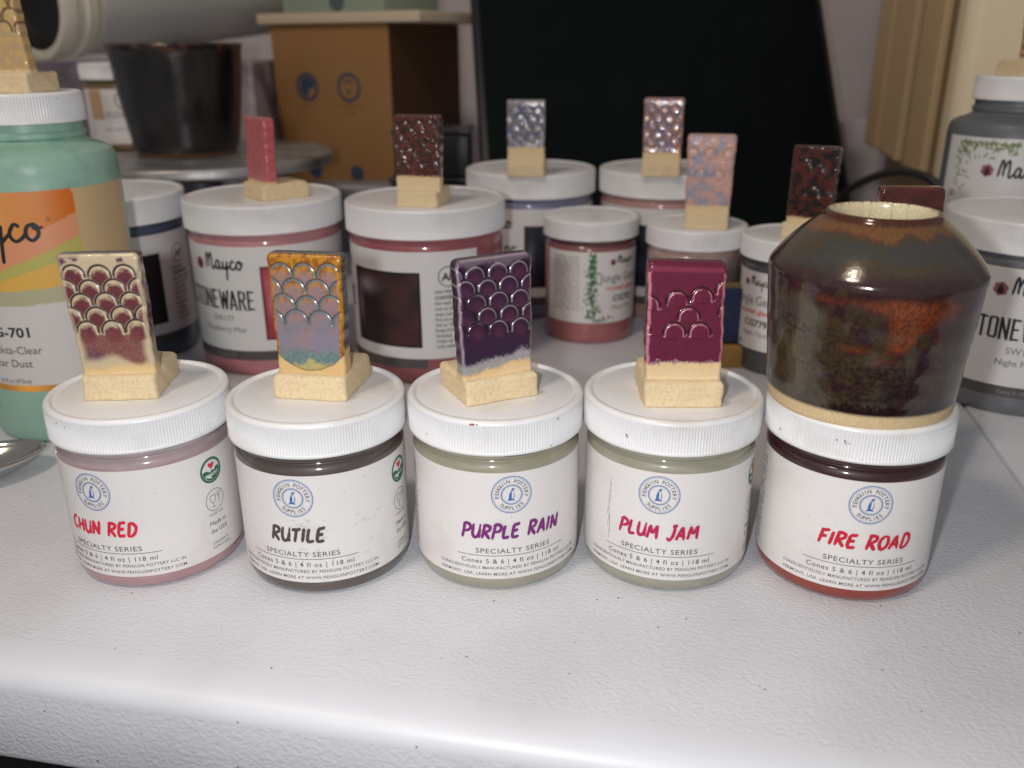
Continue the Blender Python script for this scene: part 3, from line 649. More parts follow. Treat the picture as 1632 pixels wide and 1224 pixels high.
def col_two(a, b, g, line=6, hi=None, sc=.3, gmix=.8):
    def f(x, z, y, gv, bd, ins, cen, edge, Rg, H):
        n = len(x); N = fbm(x * sc + line, z * sc); N3 = fbm(x * 1.5, z * 1.5)
        c = mixc(tl(C_(*a), n), tl(C_(*b), n), sm(.38, .62, N)); c = mixc(c, tl(C_(*g), n), sm(1.0, .3, np.abs(bd)) * gmix)
        if hi: c = mixc(c, tl(C_(*hi), n), sm(1.6, .4, edge) * .6)
        c, m = clay_mix(c, x, z, line + (N3 - .5) * 2, .5, .5); return rgba(c, m)
    return f

zt = JH - .72
# yaw angles and places of the four tiles in front
make_tile('cream and maroon scale patterned tile on the CHUN RED lid', (-158.4, 333.8, zt), math.radians(4), dict(seed=1, W=30), W=28.5, Wt=31.5, H=49.6, lean=3.2, shx=-2.6, seed=1,
          arcs=scale_arcs(5, 45.2, 9.6, 5.55, 4.25, x0=-.2, seed=2, drift=.25), colour=col_chun, depth=.5)
make_tile('amber and lavender blue scale patterned tile on the RUTILE lid', (-81.5, 332.9, zt), math.radians(-9.5), dict(seed=2, W=31), W=28.2, Wt=30.5, H=49.2, lean=3.0, shx=-.6, seed=2, T=8.2,
          arcs=scale_arcs(4, 45.6, 9.9, 6.3, 4.7, x0=.2, seed=3), colour=col_rutile, depth=.34)
make_tile('deep purple scale patterned tile with pale edges on the PURPLE RAIN lid', (-3.6, 330.6, zt), math.radians(25), dict(seed=3, W=31.5, Dp=30), W=30.5, Wt=32.3, H=48.2, lean=3.8, shx=.6, seed=3, rnd=2.6,
          arcs=scale_arcs(5, 46.0, 9.3, 5.6, 4.35, x0=1.0, seed=4), colour=col_purple, depth=.4, top_slope=.02)
make_tile('plum red tile with a few stamped arches on the PLUM JAM lid', (67.3, 322.7, zt), math.radians(-1), dict(seed=4, W=31, H=10.6), W=29.8, Wt=29.6, H=47.6, lean=3.4, shx=-.6, seed=4, rnd=2.6,
          arcs=[(-3.4, 32.2, 4.3), (6.0, 33.6, 4.3), (1.2, 26.0, 4.3), (-4.2, 19.9, 4.3), (5.6, 19.9, 4.3), (-14.2, 30.5, 4.1), (15.2, 36.5, 4.2), (16.6, 27.8, 4.2), (-17.6, 20.6, 4.0)], colour=col_plum, depth=.62, top_slope=-.03)

# ------------------------------------------------------------------ the bottle-shaped pot on the last jar
def pot_cols(V):
    th = np.arctan2(V[:, 0], -V[:, 1]); z = V[:, 2]; u = th * 38; n = len(V); q = u + 15
    N = fbm(u * .06 + 20, z * .07); N2 = fbm(u * .2 + 5, z * .25); fine = fbm(u * 1.6, z * 1.1 + 3, 5); st = fbm(u * .22 + 9, z * 1.9 + 2, 5); fv = fbm(u * 2.4 + 4, z * .7, 4)
    olive = mixc(tl(C_(66, 53, 37), n), tl(C_(54, 43, 31), n), sm(.35, .65, fine)); plum = mixc(tl(C_(58, 36, 38), n), tl(C_(44, 28, 32), n), sm(.35, .65, fine)); grey = tl(C_(84, 80, 68), n); dark = tl(C_(24, 17, 14), n)
    c = mixc(olive, plum, sm(.46, .62, N2 + .22 * sm(28, 46, z) - .12 * sm(8, -14, q) + .1 * sm(0, 20, q)))
    c = mixc(c, grey, sm(.5, .66, fbm(u * .1 + 2, z * .05 + 7) + .15 * (np.exp(-((q + 24) / 8) ** 2))) * .55 * sm(52, 44, z))
    bx = np.exp(-((q + 32) / 16) ** 2) * np.exp(-((z - 36) / 6) ** 2) + np.exp(-((q - 10) / 18) ** 2) * np.exp(-((z - 15) / 7) ** 2) + .5 * np.exp(-((z - 24) / 5) ** 2)
    c = mixc(c, dark, sm(.46, .8, st * .55 + fine * .45 + .3 * (bx - .5)) * .75 * sm(50, 42, z))
    c = mixc(c, tl(C_(30, 14, 17), n), sm(.42, .75, .75 * sm(15, 6, z) * sm(-22, -4, q) + (fine - .5) * .7 + .1) * .9)
    cone = sm(56.0, 59, z)
    c = mixc(c, mixc(tl(C_(70, 62, 46), n), tl(C_(62, 64, 58), n), sm(.42, .6, fbm(u * .09, z * .2 + 4) + .12 * np.exp(-((q - 12) / 12) ** 2))), cone * .85); c = mixc(c, tl(C_(60, 40, 40), n), sm(5, 1.5, np.abs(z - 56.5) + (N2 - .5) * 5) * .45)  # grey-teal patch on the cone is a reflection put into the glaze colour
    O = 0
    for uu, zz, ru, rz, k in ((-10, 49, 14, 3, .7), (8, 48, 10, 4.5, .85), (26, 47, 15, 5, .95), (14, 42, 7, 6, .95), (11, 35, 6, 6, .9), (24, 38, 6, 7, .5), (-4, 31.5, 10, 2.4, .85), (6, 27.5, 5, 3, .6)):
        O = O + k * np.exp(-((q - uu) / ru) ** 2 - ((z - zz) / rz) ** 2)
    rust = mixc(tl(C_(134, 66, 28), n), tl(C_(92, 42, 22), n), sm(.35, .65, fine))
    c = mixc(c, rust, sm(.34, .95, np.minimum(O, 1.1) * .8 + (fv - .5) * .5 + (fine - .5) * .9 + (N2 - .5) * .7) * .9 * (1 - cone))
    lip = 68.8 + (fbm(u * .12 + 3, 0 * z, 2) - .5) * 4 + (fine - .5) * 2.6
    c = mixc(c, mixc(tl(C_(116, 80, 42), n), tl(C_(106, 54, 28), n), sm(1.6, .2, z - lip) * .7 + .5 * sm(.4, .65, fv)), sm(-.6, 1.2, z - lip) * .85); c = mixc(c, tl(C_(66, 30, 20), n), sm(72.2, 73.4, z + (fine - .5) * 1.5) * .9)
    r = np.hypot(V[:, 0], V[:, 1]); inner = sm(19.6, 18.8, r + (fbm(u * .5, 0 * z + 2) - .5) * 1.4) * (z > 60); c = mixc(c, tl(C_(226, 212, 174), n), inner)
    g = sm(5.6, 6.0, z + (fine - .5) * 1.2); c = mixc(tl(C_(216, 190, 146), n), c, g); return rgba(c, g)
pp = [(0, 1.2), (30, 1.2), (32, .1), (34.2, .1), (34.9, .8)] + [(35.0 + .12 * k, 1.4 + .75 * k) for k in range(6)] + [(35.9 + (z - 6) * .079 + .05 * math.sin(z * .6), z) for z in np.linspace(6.5, 52, 110)] + \
     [(39.62, 53), (39.6, 54), (39.35, 55), (38.8, 56), (38.0, 57)] + [(38.0 - (38 - 21.6) * t + 1.15 * math.sin(t * math.pi), 57 + 16.2 * t) for t in np.linspace(.04, 1, 46)] + \
     [(21.2, 73.9), (20.9, 74.6), (20.4, 75.1), (19.6, 75.2), (18.9, 74.8), (18.6, 74), (18.6, 72), (18.8, 64), (19.5, 62), (30, 55), (36.4, 48), (35, 10), (0, 8)]
POT = glaze_mat('pot_glaze', .17, .8, .0001, .16, .45)
t = thing('bottle_vase', 'mottled brown olive and rust glazed pot with narrow mouth on the FIRE ROAD jar', 'vase', (139.4, 334.0, zt))
me = lathe('pot_wall', pp, POT, 520, cols=pot_cols, ang=60); part('pot_wall', me, t)

# ------------------------------------------------------------------ large stoneware jars (wide mouth) behind
BH, BZ, BR_, BL = 114.4, 96.0, 51.0, 53.0
big_prof = [(0, 1), (42, 1), (46, 0), (48.8, .6), (50.4, 3), (51, 7), (51, 50), (51, 90), (50.6, 92), (50.0, 93), (50.2, 95), (50, 97), (49.5, 108), (0, 108)]
BIGM = lathe('big_jar_wall', big_prof, CLAY, 128, ang=30)
J2 = [(0, .6), (27, .6), (30, 0), (32, .6), (33.3, 2.4), (33.7, 5), (33.7, 40), (33.7, 70.5), (33.2, 72), (32.3, 73), (32.4, 76), (32.2, 80), (32, 86), (0, 86)]
J2M = lathe('tall_small_jar_wall', J2, CLAY, 112, ang=30)
def big_jar(label, x, y, p0, body, pic, name1='', name2='', hi=None, z=0):
    t = thing('stoneware_jar', label, 'jar', (x, y, z), 0, 'wide stoneware glaze jars')
    me = BIGM.copy(); me.materials[0] = band_mat('glaze_in_wide_jar', body, hi or body, 84, 92); part('jar_body', me, t); part('lid', lid_mesh(BL, BZ, BH, 200, .35), t)
    R = BR_
    lb = part('label', label_sheet(R, p0 - 66, p0 + 92, 18.4, 88.5, PAPER_COOL), t); part('label_band', label_sheet(R, p0 - 66, p0 + 56, 11.8, 18.3, plain('dark_band', rgb(84, 80, 80), .4)), t)
    R += .12
    def pf(s, z):
        u, v = (s - p0) / 53, (z - 26) / 49
        return pic(u, v)
    part('picture', label_sheet(R, p0, p0 + 53, 26, 75.5, PRINT, pf, step=1.0, zstep=1.0, name='picture', th=.06), lb)
    k = Ink(); rp = Ink(); rose(rp, k, p0 - 45.5, 76, 4.6); rp.wrap('rose_emblem', ROSEINK, R, lb)
    script_word(k, p0 - 39, 73.2, 29, wd=.1); block_word(k, 'STONEWARE', p0 - 32.5, 46.4, 56.5, 13.4)
    put(k, 'LEAD FREE', p0 + 62, 62, 2.4, align='L', off=.02); ring2d(k, p0 + 71, 72.5, 6.0, 6.6, 40); put(k, 'AP', p0 + 71, 70, 7, off=.03, cut=2)
    for i, wv in enumerate(('CONTENTS', 'Stir well. Apply', 'two to three', 'even coats.', 'Fire to cone', '5/6 or 10.', 'Keep from', 'freezing.', 'Clean up', 'with water.')):
        put(k, wv, p0 + 62, 58 - i * 3.6, 3.1, align='L', off=.012 if i else .03)
    k.wrap('black_lettering', BLACKINK, R, lb)
    g = Ink(); put(g, name1, p0 - 29, 38.4, 5.6, cut=2); put(g, name2, p0 - 29, 31.2, 5.4, cut=2); g.wrap('grey_lettering', plain('mid_grey_ink', rgb(96, 94, 98), .5), R, lb)
    w2 = Ink(); put(w2, 'Cone 5-10', p0 - 30, 13.8, 3.4, cut=2); w2.wrap('band_lettering', plain('band_ink', rgb(150, 148, 148), .5), R, lb)
    return t
def pic_noise(a, b, c, hl=(.25, .8)):
    a, b, c = C_(*a), C_(*b), C_(*c)
    def f(u, v):
        n = float(fbm(np.array(u * 3 + a[0] * 50), np.array(v * 3))); m = min(1, max(0, (n - .3) * 2.4)); col = a * (1 - m) + b * m
        h = math.exp(-((u - hl[0]) / .16) ** 2 - ((v - hl[1]) / .1) ** 2) + .7 * math.exp(-((u - .1) / .05) ** 2 - ((v - .5) / .2) ** 2)
        if u < .03 or u > .97 or v < .03 or v > .97: return tuple(a * .5)
        return tuple(col * (1 - min(1, h)) + c * min(1, h))
    return f
RASP = pic_noise((150, 40, 62), (178, 60, 80), (220, 130, 140)); DARK = pic_noise((34, 24, 26), (72, 40, 38), (140, 134, 140)); NAVY = pic_noise((16, 16, 20), (24, 24, 30), (40, 40, 46)); BLUEP = pic_noise((20, 24, 34), (66, 72, 112), (110, 112, 140), (.5, .9))
big_jar('wide jar of pale raspberry pink glaze behind the RUTILE jar', -169.6, 613, 7.2, rgb(190, 120, 126), RASP, 'SW177', 'Raspberry Mist', rgb(196, 134, 138))
big_jar('wide jar of deep rose red glaze with dark picture label', -56.9, 595, -53.5, rgb(150, 78, 86), DARK, 'SW178', 'Red', rgb(160, 84, 92))
big_jar('wide jar of navy blue glaze partly hidden by the green bottle', -285.8, 633, -2, rgb(66, 80, 106), NAVY, '', '')
big_jar('wide jar of lavender blue glaze, left of the two farthest jars', 16.3, 743, -6.2, rgb(126, 128, 158), BLUEP, '', '')
big_jar('wide jar of peach pink glaze, right of the two farthest jars', 125.5, 740, -36, rgb(188, 144, 136), BLUEP, '', '')
big_jar('wide jar of slate grey glaze labelled Night Moth right of the pot', 318, 533, 5.0, rgb(104, 106, 112), DARK, 'SW181', 'Night Moth')

def gem_jar(label, x, y, s_rose, body, hi=None, code='CG753', leaf=True, z=0):
    t = thing('slim_glaze_jar', label, 'jar', (x, y, z), 0, 'slim glaze jars with leafy labels')
    me = J2M.copy(); me.materials[0] = band_mat('glaze_in_slim_jar', body, hi or body, 68, 74); part('jar_body', me, t); part('lid', lid_mesh(35.2, 77, 90.8, 150, .12), t)
    if not leaf: return t
    R = 33.7; s = s_rose
    lb = part('label', label_sheet(R, s - 54, s + 42, 16.5, 69.2, PAPER), t); R += .12
    k = Ink(); rp = Ink(); rose(rp, k, s, 61.5, 2.6); rp.wrap('rose_emblem', ROSEINK, R, lb)
    script_word(k, s + 4, 60.2, 16, wd=.1)
    put(k, code, s + 10, 32.6, 6.2, 19, off=.03, cut=2); k.wrap('black_lettering', BLACKINK, R, lb)
    g = Ink(); put(g, 'Jungle Gems', s + 8, 47.2, 9, 36, cut=2); put(g, 'Night Opal' if code == 'CG779' else 'Plum Pink', s + 10, 26.2, 4.4, 20, cut=2)
    for i in range(15): put(g, ['for best results', 'apply two coats', 'with a soft brush', 'add crystals and', 'let dry, fire to', 'cone 06 or 6 in', 'a kiln. do not', 'use on rims of'][i % 8], s - 47, 64.5 - i * 2.75, 2.3, 22, align='L')
    g.wrap('grey_lettering', INK, R, lb)
    o = Ink(); put(o, 'crystal glaze', s + 9, 41.2, 3.9, 28, off=.03, cut=2); o.wrap('orange_lettering', ORANGEINK, R, lb)
    rng = random.Random(11); lf = [Ink(), Ink()]
    for i in range(230):
        zc = 17.5 + 50.5 * rng.random() ** 1.15; spread = 1.6 + 2.2 * (1 - (zc - 17) / 52) + (4 if zc < 22 else 0); xc = s - 15.5 + rng.gauss(0, spread * .75) + (zc < 21) * rng.uniform(-3, 9)
        a = rng.uniform(0, 6.28); r = rng.uniform(.8, 1.7); c_, q_ = math.cos(a), math.sin(a)
        if not (17.2 < zc < 68.3): continue
        pts = [(r * 1.2, 0), (0, .45 * r), (-r * 1.2, 0), (0, -.45 * r)]
        poly2d(lf[i % 2], [(px * c_ - pz * q_, px * q_ + pz * c_) for px, pz in pts], xc, max(18.4, min(67.4, zc)), 1, lev=.004 * (i % 20))
    lf[0].wrap('leaf_print', plain('leaf_green', rgb(58, 128, 62), .5), R, lb); lf[1].wrap('dark_leaf_print', plain('leaf_dark_green', rgb(36, 92, 52), .5), R, lb)
    return t
gem_jar('slim jar of rose pink glaze with a green ivy label', 59.5, 660, 14.4, rgb(170, 100, 103), rgb(104, 64, 66))
gem_jar('slim jar of mauve glaze behind the PLUM JAM tile', 131, 625, 60, rgb(150, 132, 132), rgb(190, 160, 150), leaf=False)
gem_jar('slim jar of charcoal glaze labelled CG779 left of the pot', 189, 585, -42.7, rgb(62, 64, 68), code='CG779')
gem_jar('slim glaze jar hidden behind the bottle shaped pot', 172, 412, 0, rgb(90, 60, 56), leaf=False)

# gold-edged blue card box in front of the mauve jar
GOLD = plain('gold_card', rgb(178, 140, 72), .45, bump=(300, .0001)); BLUEC = plain('blue_card', rgb(44, 62, 104), .4, bump=(200, .0001), var=(rgb(70, 76, 88), 60, .5, .7))
t = thing('card_box', 'small blue card box with gold edges behind the PLUM JAM tile', 'box', (131, 586.2, 0), 0)
part('gold_base', box('gold_base', -37, 33, -12, 2, 0, 15, GOLD, .6), t); part('blue_panel', box('blue_panel', -27, 29, -5.6, -2.4, 16.2, 54, BLUEC, .3), t)
part('gold_frame', box('gold_frame', -30, 32, -2.2, 1.4, 15.2, 57, plain('gold_frame', rgb(150, 128, 84), .45), .4), t)

# background tiles -----------------------------------------------------------------------------
bt = BH - .72; jt = 90.8 - .72
FAR = dict(nf=56, nz=80, mat=GLZ_FAR)
make_tile('plain coral pink tile turned sideways on the raspberry jar lid', (-170.5, 593.8, bt), math.radians(-49), dict(seed=6, Dp=34), W=29, Wt=28, H=43, lean=2, colour=col_two((196, 96, 100), (182, 86, 90), (190, 95, 98), 3.0, sc=.5), arcs=(), depth=0, seed=6, **FAR)
make_tile('glossy red brown scale patterned tile on the rose red jar lid', (-59, 558.7, bt), math.radians(-14), dict(seed=7, W=27, Dp=30), W=28.5, Wt=30, H=46, lean=2.5, colour=col_two((100, 44, 30), (60, 30, 22), (44, 32, 24), 9.5, hi=(80, 40, 28), gmix=.6, sc=.5), arcs=scale_arcs(5, 43, 8.4, 5.8, 4.1, seed=8, jit=1.1), depth=.9, pill=.25, seed=7, **FAR)
make_tile('slate blue speckled tile on the lavender blue jar lid', (11, 688, bt), math.radians(-6), dict(seed=8, Dp=32, W=29), W=28, Wt=29.5, H=47, lean=2.5, colour=col_two((112, 118, 146), (150, 140, 132), (76, 86, 116), 12.5, hi=(140, 124, 128), sc=.6), arcs=scale_arcs(4, 43, 8.8, 6.4, 4.1, seed=9, jit=1.2), depth=.9, pill=.35, seed=8, **FAR)
make_tile('lavender and peach glazed tile with amber foot edge on peach jar lid', (113, 685, bt), math.radians(-12), dict(seed=9, W=29), W=28.5, Wt=30, H=48, lean=2.5, colour=col_two((142, 122, 138), (184, 132, 104), (108, 106, 132), 8.5, hi=(184, 130, 96), sc=.35), arcs=scale_arcs(5, 43, 8.8, 6, 4.1, seed=10, jit=1.2), depth=.9, pill=.35, seed=9, **FAR)
make_tile('pastel pink and teal mottled tile on the mauve jar lid', (132.2, 602, jt), math.radians(-13), dict(seed=10, W=29.5), W=29.5, Wt=32, H=53, lean=3, colour=col_two((200, 150, 134), (150, 140, 156), (132, 144, 142), 6.5, hi=(226, 176, 146), sc=.22, gmix=.25), arcs=scale_arcs(2, 44, 12, 14, 4.4, seed=11), depth=.4, seed=10, nf=56, nz=80, mat=GLZ_SATIN)
make_tile('black and red glazed tile on the charcoal CG779 jar lid', (188, 567, jt), math.radians(-34), dict(seed=11, W=31, Dp=30), W=28.5, Wt=29, H=49, lean=2, colour=col_two((84, 32, 22), (20, 15, 14), (52, 52, 50), 4.5, hi=(56, 54, 52), sc=.3, gmix=.75), arcs=[(-6, 37, 4), (3, 34, 4), (1, 20, 4), (10, 18, 4)], depth=1.5, seed=11, **FAR)
make_tile('dark chestnut tile peeping over the mouth of the pot', (180, 396, jt), math.radians(-4), dict(seed=12, W=29, Dp=28), W=28, Wt=28.5, H=49.4, lean=2, colour=col_two((84, 32, 26), (70, 26, 22), (40, 18, 16), 6, hi=(110, 56, 40)), arcs=(), depth=.2, seed=12, **FAR)

# ------------------------------------------------------------------ tall bottles with narrow lids
bot_prof = [(0, 1), (35, 1), (39, 0), (42, 1.4), (43.4, 4), (44, 9), (44, 60), (44, 148), (43.6, 153), (42, 156.6), (38.5, 158.6), (34, 160.2), (31, 161.6), (29.6, 163.4), (30.6, 164.4), (30.6, 166.4), (29.4, 167.4), (29.2, 176), (0, 176)]
BOTM = lathe('bottle_wall', bot_prof, CLAY, 128, ang=30)
def bottle(label, x, y, mat):
    t = thing('glaze_bottle', label, 'bottle', (x, y, 0), 0, 'tall glaze bottles')
    me = BOTM.copy(); me.materials[0] = mat; part('bottle_body', me, t); part('lid', lid_mesh(31.5, 171.5, 187, 130, .3), t)
    return t
GB = plain('mint_plastic', rgb(152, 190, 172), .38, bump=(60, .0003), var=(rgb(134, 174, 156), 60, .55, .7), sss=.1)
t = bottle('large mint green bottle labelled SG-701 at the left edge', -263, 500, GB)
def lab6(s, z):
    tan = C_(206, 178, 132); white = C_(214, 210, 206)
    edge = 38.2 + (z - 108) * -.02
    if s > edge + 37: return tuple(C_(206, 204, 200))
    if z < 35.4: return tuple(C_(226, 160, 66) * (1 + .25 * math.sin(s * .2 + 2)))
    if z < 80.5 + .0006 * (s + 8) ** 2: return tuple(white)
    if s > edge: return tuple(tan)
    k = z - .0 * s
    a = 109 + .42 * s - .0 * s; b = 101 + .36 * s + .0008 * s * s; c = 95.5 + .30 * s; d = 88.5 + .05 * s
    if k > a + 3: f = min(1, max(0, (s + 30) / 66)); return tuple(C_(238, 188, 120) * (1 - f) + C_(216, 112, 28) * f)
    if k > b: return tuple(C_(226, 154, 114))
    if k > c: return tuple(C_(190, 184, 98))
    if k > d: return tuple(C_(228, 180, 84))
    return tuple(C_(184, 180, 146))
lb = part('label', label_sheet(44, -80, 80, 31.8, 140, PRINT, lab6, step=.8, zstep=.8), t)
k = Ink(); script_word(k, -32, 114.4, 53, k=22, wd=.08)
ring2d(k, 24, 125.5, .75, 1.0, 16); put(k, 'SG-701', -8, 63.2, 7.6, 24.5, off=.025, cut=2)
k.wrap('black_lettering', BLACKINK, 44.12, lb)
k = Ink(); put(k, 'Spekta-Clear', 9, 53.6, 6.2, align='R', cut=2); put(k, 'Star Dust', 2.6, 46.0, 6.2, align='R', cut=2); put(k, '16 fl oz (473ml)', 0, 36.6, 3.6, 19, align='R', cut=2)
k.wrap('grey_lettering', plain('dark_grey_ink', rgb(66, 64, 66), .5), 44.12, lb)
make_tile('honey coloured scale patterned tile on the mint green bottle lid', (-264.5, 486, 186.3), math.radians(-6), dict(seed=13, W=31, Dp=30), W=31, Wt=27, H=49, lean=3, shx=-3.5, T=8, colour=col_two((214, 176, 112), (196, 168, 124), (112, 82, 44), 2.5, sc=.3, gmix=.85), arcs=scale_arcs(4, 44, 9.6, 6, 4.3, x0=2.0, seed=14), depth=.9, seed=13, nf=70, nz=90, mat=GLZ_FAR)

SB = plain('slate_plastic', rgb(104, 108, 112), .42, bump=(60, .0002))
t = bottle('tall slate grey bottle with a leafy label behind the Night Moth jar', 352, 640, SB)
lb = part('label', label_sheet(44, -70, 80, 28, 148.5, PAPER_COOL), t); R = 44.12
k = Ink(); rp = Ink(); rose(rp, k, -35.5, 127.5, 4.6); script_word(k, -28.5, 123.4, 32, wd=.1); k.wrap('black_lettering', BLACKINK, R, lb); rp.wrap('rose_emblem', ROSEINK, R, lb)
rng = random.Random(4); lf = Ink()
for i in range(170):
    if i < 110: xc = rng.uniform(-58, -18); zc = 146.6 - abs(rng.gauss(0, 4.2)) * (1.3 - (xc + 58) / 60)
    else: xc = rng.uniform(-60, -48); zc = rng.uniform(95, 146)
    a = rng.uniform(-1.0, 2.2); r = rng.uniform(1, 2.2); c_, q_ = math.cos(a), math.sin(a)
    poly2d(lf, [(px * c_ - pz * q_, px * q_ + pz * c_) for px, pz in [(r * 1.4, 0), (0, .3 * r), (-r * 1.4, 0), (0, -.3 * r)]], xc, min(145, zc), 1, lev=.004 * (i % 20))
lf.wrap('leaf_print', plain('sage_green_ink', rgb(120, 136, 84), .5), R, lb)
make_tile('plain tan tile at the right edge on the slate grey bottle lid', (355, 622, 186.3), math.radians(6), dict(seed=14, W=32), W=29, Wt=30, H=50, colour=col_two((196, 168, 124), (170, 130, 90), (120, 90, 60), 3), arcs=(), depth=.1, seed=14, **FAR)

# ------------------------------------------------------------------ banding wheel with a dark cup and a jar on it
ALU, _nt, _b = nodes('worn_aluminium'); _b.inputs['Metallic'].default_value = 0.85; _b.inputs['Roughness'].default_value = .42
tint(_nt, _b, rgb(196, 196, 196), rgb(140, 134, 126), 30, .45, .7); noise_bump(_nt, _b, 120, .0001)
t = thing('banding_wheel', 'round aluminium turntable carrying the dark cup', 'turntable', (-282, 822, 0))
part('wheel_head', lathe('wheel_head', [(0, 108), (116, 108), (119.5, 108.8), (121, 110.5), (121, 115.8), (120, 117.6), (118, 118), (0, 118)], ALU, 120), t)
part('pedestal', lathe('pedestal', [(0, 0), (66, 0), (68, 3), (64, 10), (30, 18), (20, 30), (18, 107.9), (0, 107.9)], plain('cast_iron', rgb(92, 92, 96), .5, metal=.6), 64), t)
def cup_cols(V):
    u = np.arctan2(V[:, 0], -V[:, 1]) * 45; z = V[:, 2]; n = len(V)
    c = mixc(tl(C_(20, 17, 18), n), tl(C_(32, 26, 24), n), sm(.4, .65, fbm(u * .15, z * .05))); c = mixc(c, tl(C_(96, 62, 44), n), sm(.55, .7, fbm(u * .2 + 4, z * .3)) * sm(80, 92, z))
    g = sm(2, 4, z); c = mixc(tl(C_(150, 108, 70), n), c, g); return rgba(c, g)
t = thing('dark_cup', 'black brown glazed cup with sloping walls on the turntable', 'cup', (-290, 824, 118))
part('cup_wall', lathe('cup_wall', [(0, .6), (34, .6), (36, 0), (41, .8), (44, 4)] + [(44.5 + 11 * (z - 4) / 86 + 1.2 * math.sin(z * .035), z) for z in np.linspace(6, 88, 26)] + [(56.6, 90.5), (55.8, 92.6), (54.4, 91.6), (53.4, 86), (40, 8), (0, 6)], glaze_mat('cup_glaze', .24, .7, .0003, .2, .35), 120, cols=cup_cols), t)
t = make_small_jar('small jar of olive glaze with a tan label beside the dark cup', (-360, 874, 118), band_mat('glaze_in_olive_jar', rgb(120, 100, 58), rgb(112, 92, 50), 50, 60), 'small glaze jars in the background')
lb = part('label', label_sheet(RB, -40, 60, 6.4, 54.2, PAPER), t)
g = Ink(); rect2d(g, -22, -8, 28, 53.8); g.wrap('tan_stripe', plain('tan_ink', rgb(200, 166, 128), .5), RB + .12, lb)
g = Ink(); put(g, 'LICORICE', 8, 30, 7, 34, cut=2); ring2d(g, 12, 44.6, 7, 8, 40); put(g, 'SPECIALTY SERIES', 8, 18.4, 3.1, 31.5); g.wrap('small_lettering', INK, RB + .12, lb)

# ------------------------------------------------------------------ things far behind
CARD = plain('cardboard', rgb(160, 118, 72), .8, bump=(180, .0002), var=(rgb(152, 110, 64), 12, .4, .8))
t = thing('cardboard_box', 'brown cardboard box with round blue marks behind the jars', 'box', (-198, 1036, 0), math.radians(-27))
part('carton', box('carton', -79, 79, 0, 146, 0, 229, CARD, 1.0), t)
fx = lambda s, z, l: (s, -.15 - l, z); BI = plain('blue_print_on_card', rgb(56, 72, 96), .6); DI = plain('brown_print_on_card', rgb(122, 84, 44), .7)
b = Ink()
part('shaded_side_sheet', box('shaded_side_sheet', 79.2, 80.4, 1, 145, 1, 228, plain('shaded_card_side', rgb(84, 54, 28), .85, bump=(180, .0002))), t); b2 = Ink(); b3 = Ink(); b4 = Ink(); ring2d(b, -33, 164, 12, 15.5, 36); ring2d(b2, 24, 164, 12, 15.5, 36)  # thin sheet added over the right face, its shade put into the brown
poly2d(b, [(-7, 4), (-4, 8), (3, 8.4), (8.4, 4), (7, -2), (2, -1), (1, -7), (-4, -8), (-8, -3)], -33, 164, 1.3); ring2d(b2, 24, 166, 4.2, 6.4, 24, a0=20, a1=160); disc2d(b2, 24, 160, 2.6, 10); disc2d(b3, -30, 72, 9, 24); disc2d(b4, 28, 72, 9, 24)
[q.flat('blue_mark', BI, t, fx) for q in (b, b2, b3, b4)]; d = Ink(); put(d, 'KEEP DRY', -33, 142, 5, 20); put(d, 'HANDLE WITH', 24, 143, 5, 34); put(d, 'CARE', 24, 136, 5, 16); d = d.flat('brown_lettering', DI, t, fx); d['kind'] = 'stuff'
t = thing('cream_slab', 'cream box lid lying flat on top of the cardboard box', 'box lid', (-186, 1022, 229.3), math.radians(-27))
part('lid_panel', box('lid_panel', -108, 106, 0, 160, 0, 11, plain('cream_board', rgb(214, 196, 170), .6), 1.2), t)
t = thing('pale_green_box', 'pale green carton on the cream lid at the top edge', 'carton', (-190, 1036, 240.8), math.radians(-27))
part('carton', box('carton', -68, 66, 0, 110, 0, 70, plain('sage_card', rgb(150, 164, 146), .6), 1), t); g = Ink(); disc2d(g, 6, 10, 10, 24); g.flat('dark_mark', plain('slate_print', rgb(84, 100, 100), .6), t, fx)

t = thing('black_screen', 'large black monitor leaning back behind the jars', 'monitor', (-22.7, 880, 0), math.radians(6.47))
SCR = plain('screen_glass', (.003, .0055, .0065), .4, bump=(9, .0006), var=((.009, .013, .014), 14, .55, .9, 6)); SCR.node_tree.nodes['Principled BSDF'].inputs['Specular IOR Level'].default_value = .12; BEZ = plain('black_plastic', (.012, .012, .013), .45)
m_ = part('panel', box('panel', 0, 392, 0, 24, 0, 330, BEZ, 2), t); m_.rotation_euler = (-math.radians(32.4), 0, 0)
s_ = part('screen', box('screen', 7, 385, -1.2, -.1, 14, 322, SCR), t); s_.rotation_euler = (-math.radians(32.4), 0, 0)
part('rear_stand', box('rear_stand', 150, 240, 90, 110, 0, 100, BEZ, 1), t)

for i, (x0, x1, z0, z1, lbt) in enumerate(((-112, -34, 0, 52, 'lowest black case of the stack left of the monitor'), (-108, -38, 52.2, 96, 'middle black case of the stack left of the monitor'), (-104, -36, 96.2, 138, 'topmost black case of the stack left of the monitor'))):
    t = thing('black_case', lbt, 'case', (0, 812, z0), 0, 'black cases stacked by the monitor')
    part('case_shell', box('case_shell', x0, x1, 0, 48, 0, z1 - z0 - 4, plain('case_plastic', (.02, .02, .022), .4), 3), t); part('case_lid', box('case_lid', x0 - 1.5, x1 + 1.5, -1.5, 49, z1 - z0 - 3.8, z1 - z0, plain('case_lid_plastic', (.03, .03, .033), .35), 1), t)

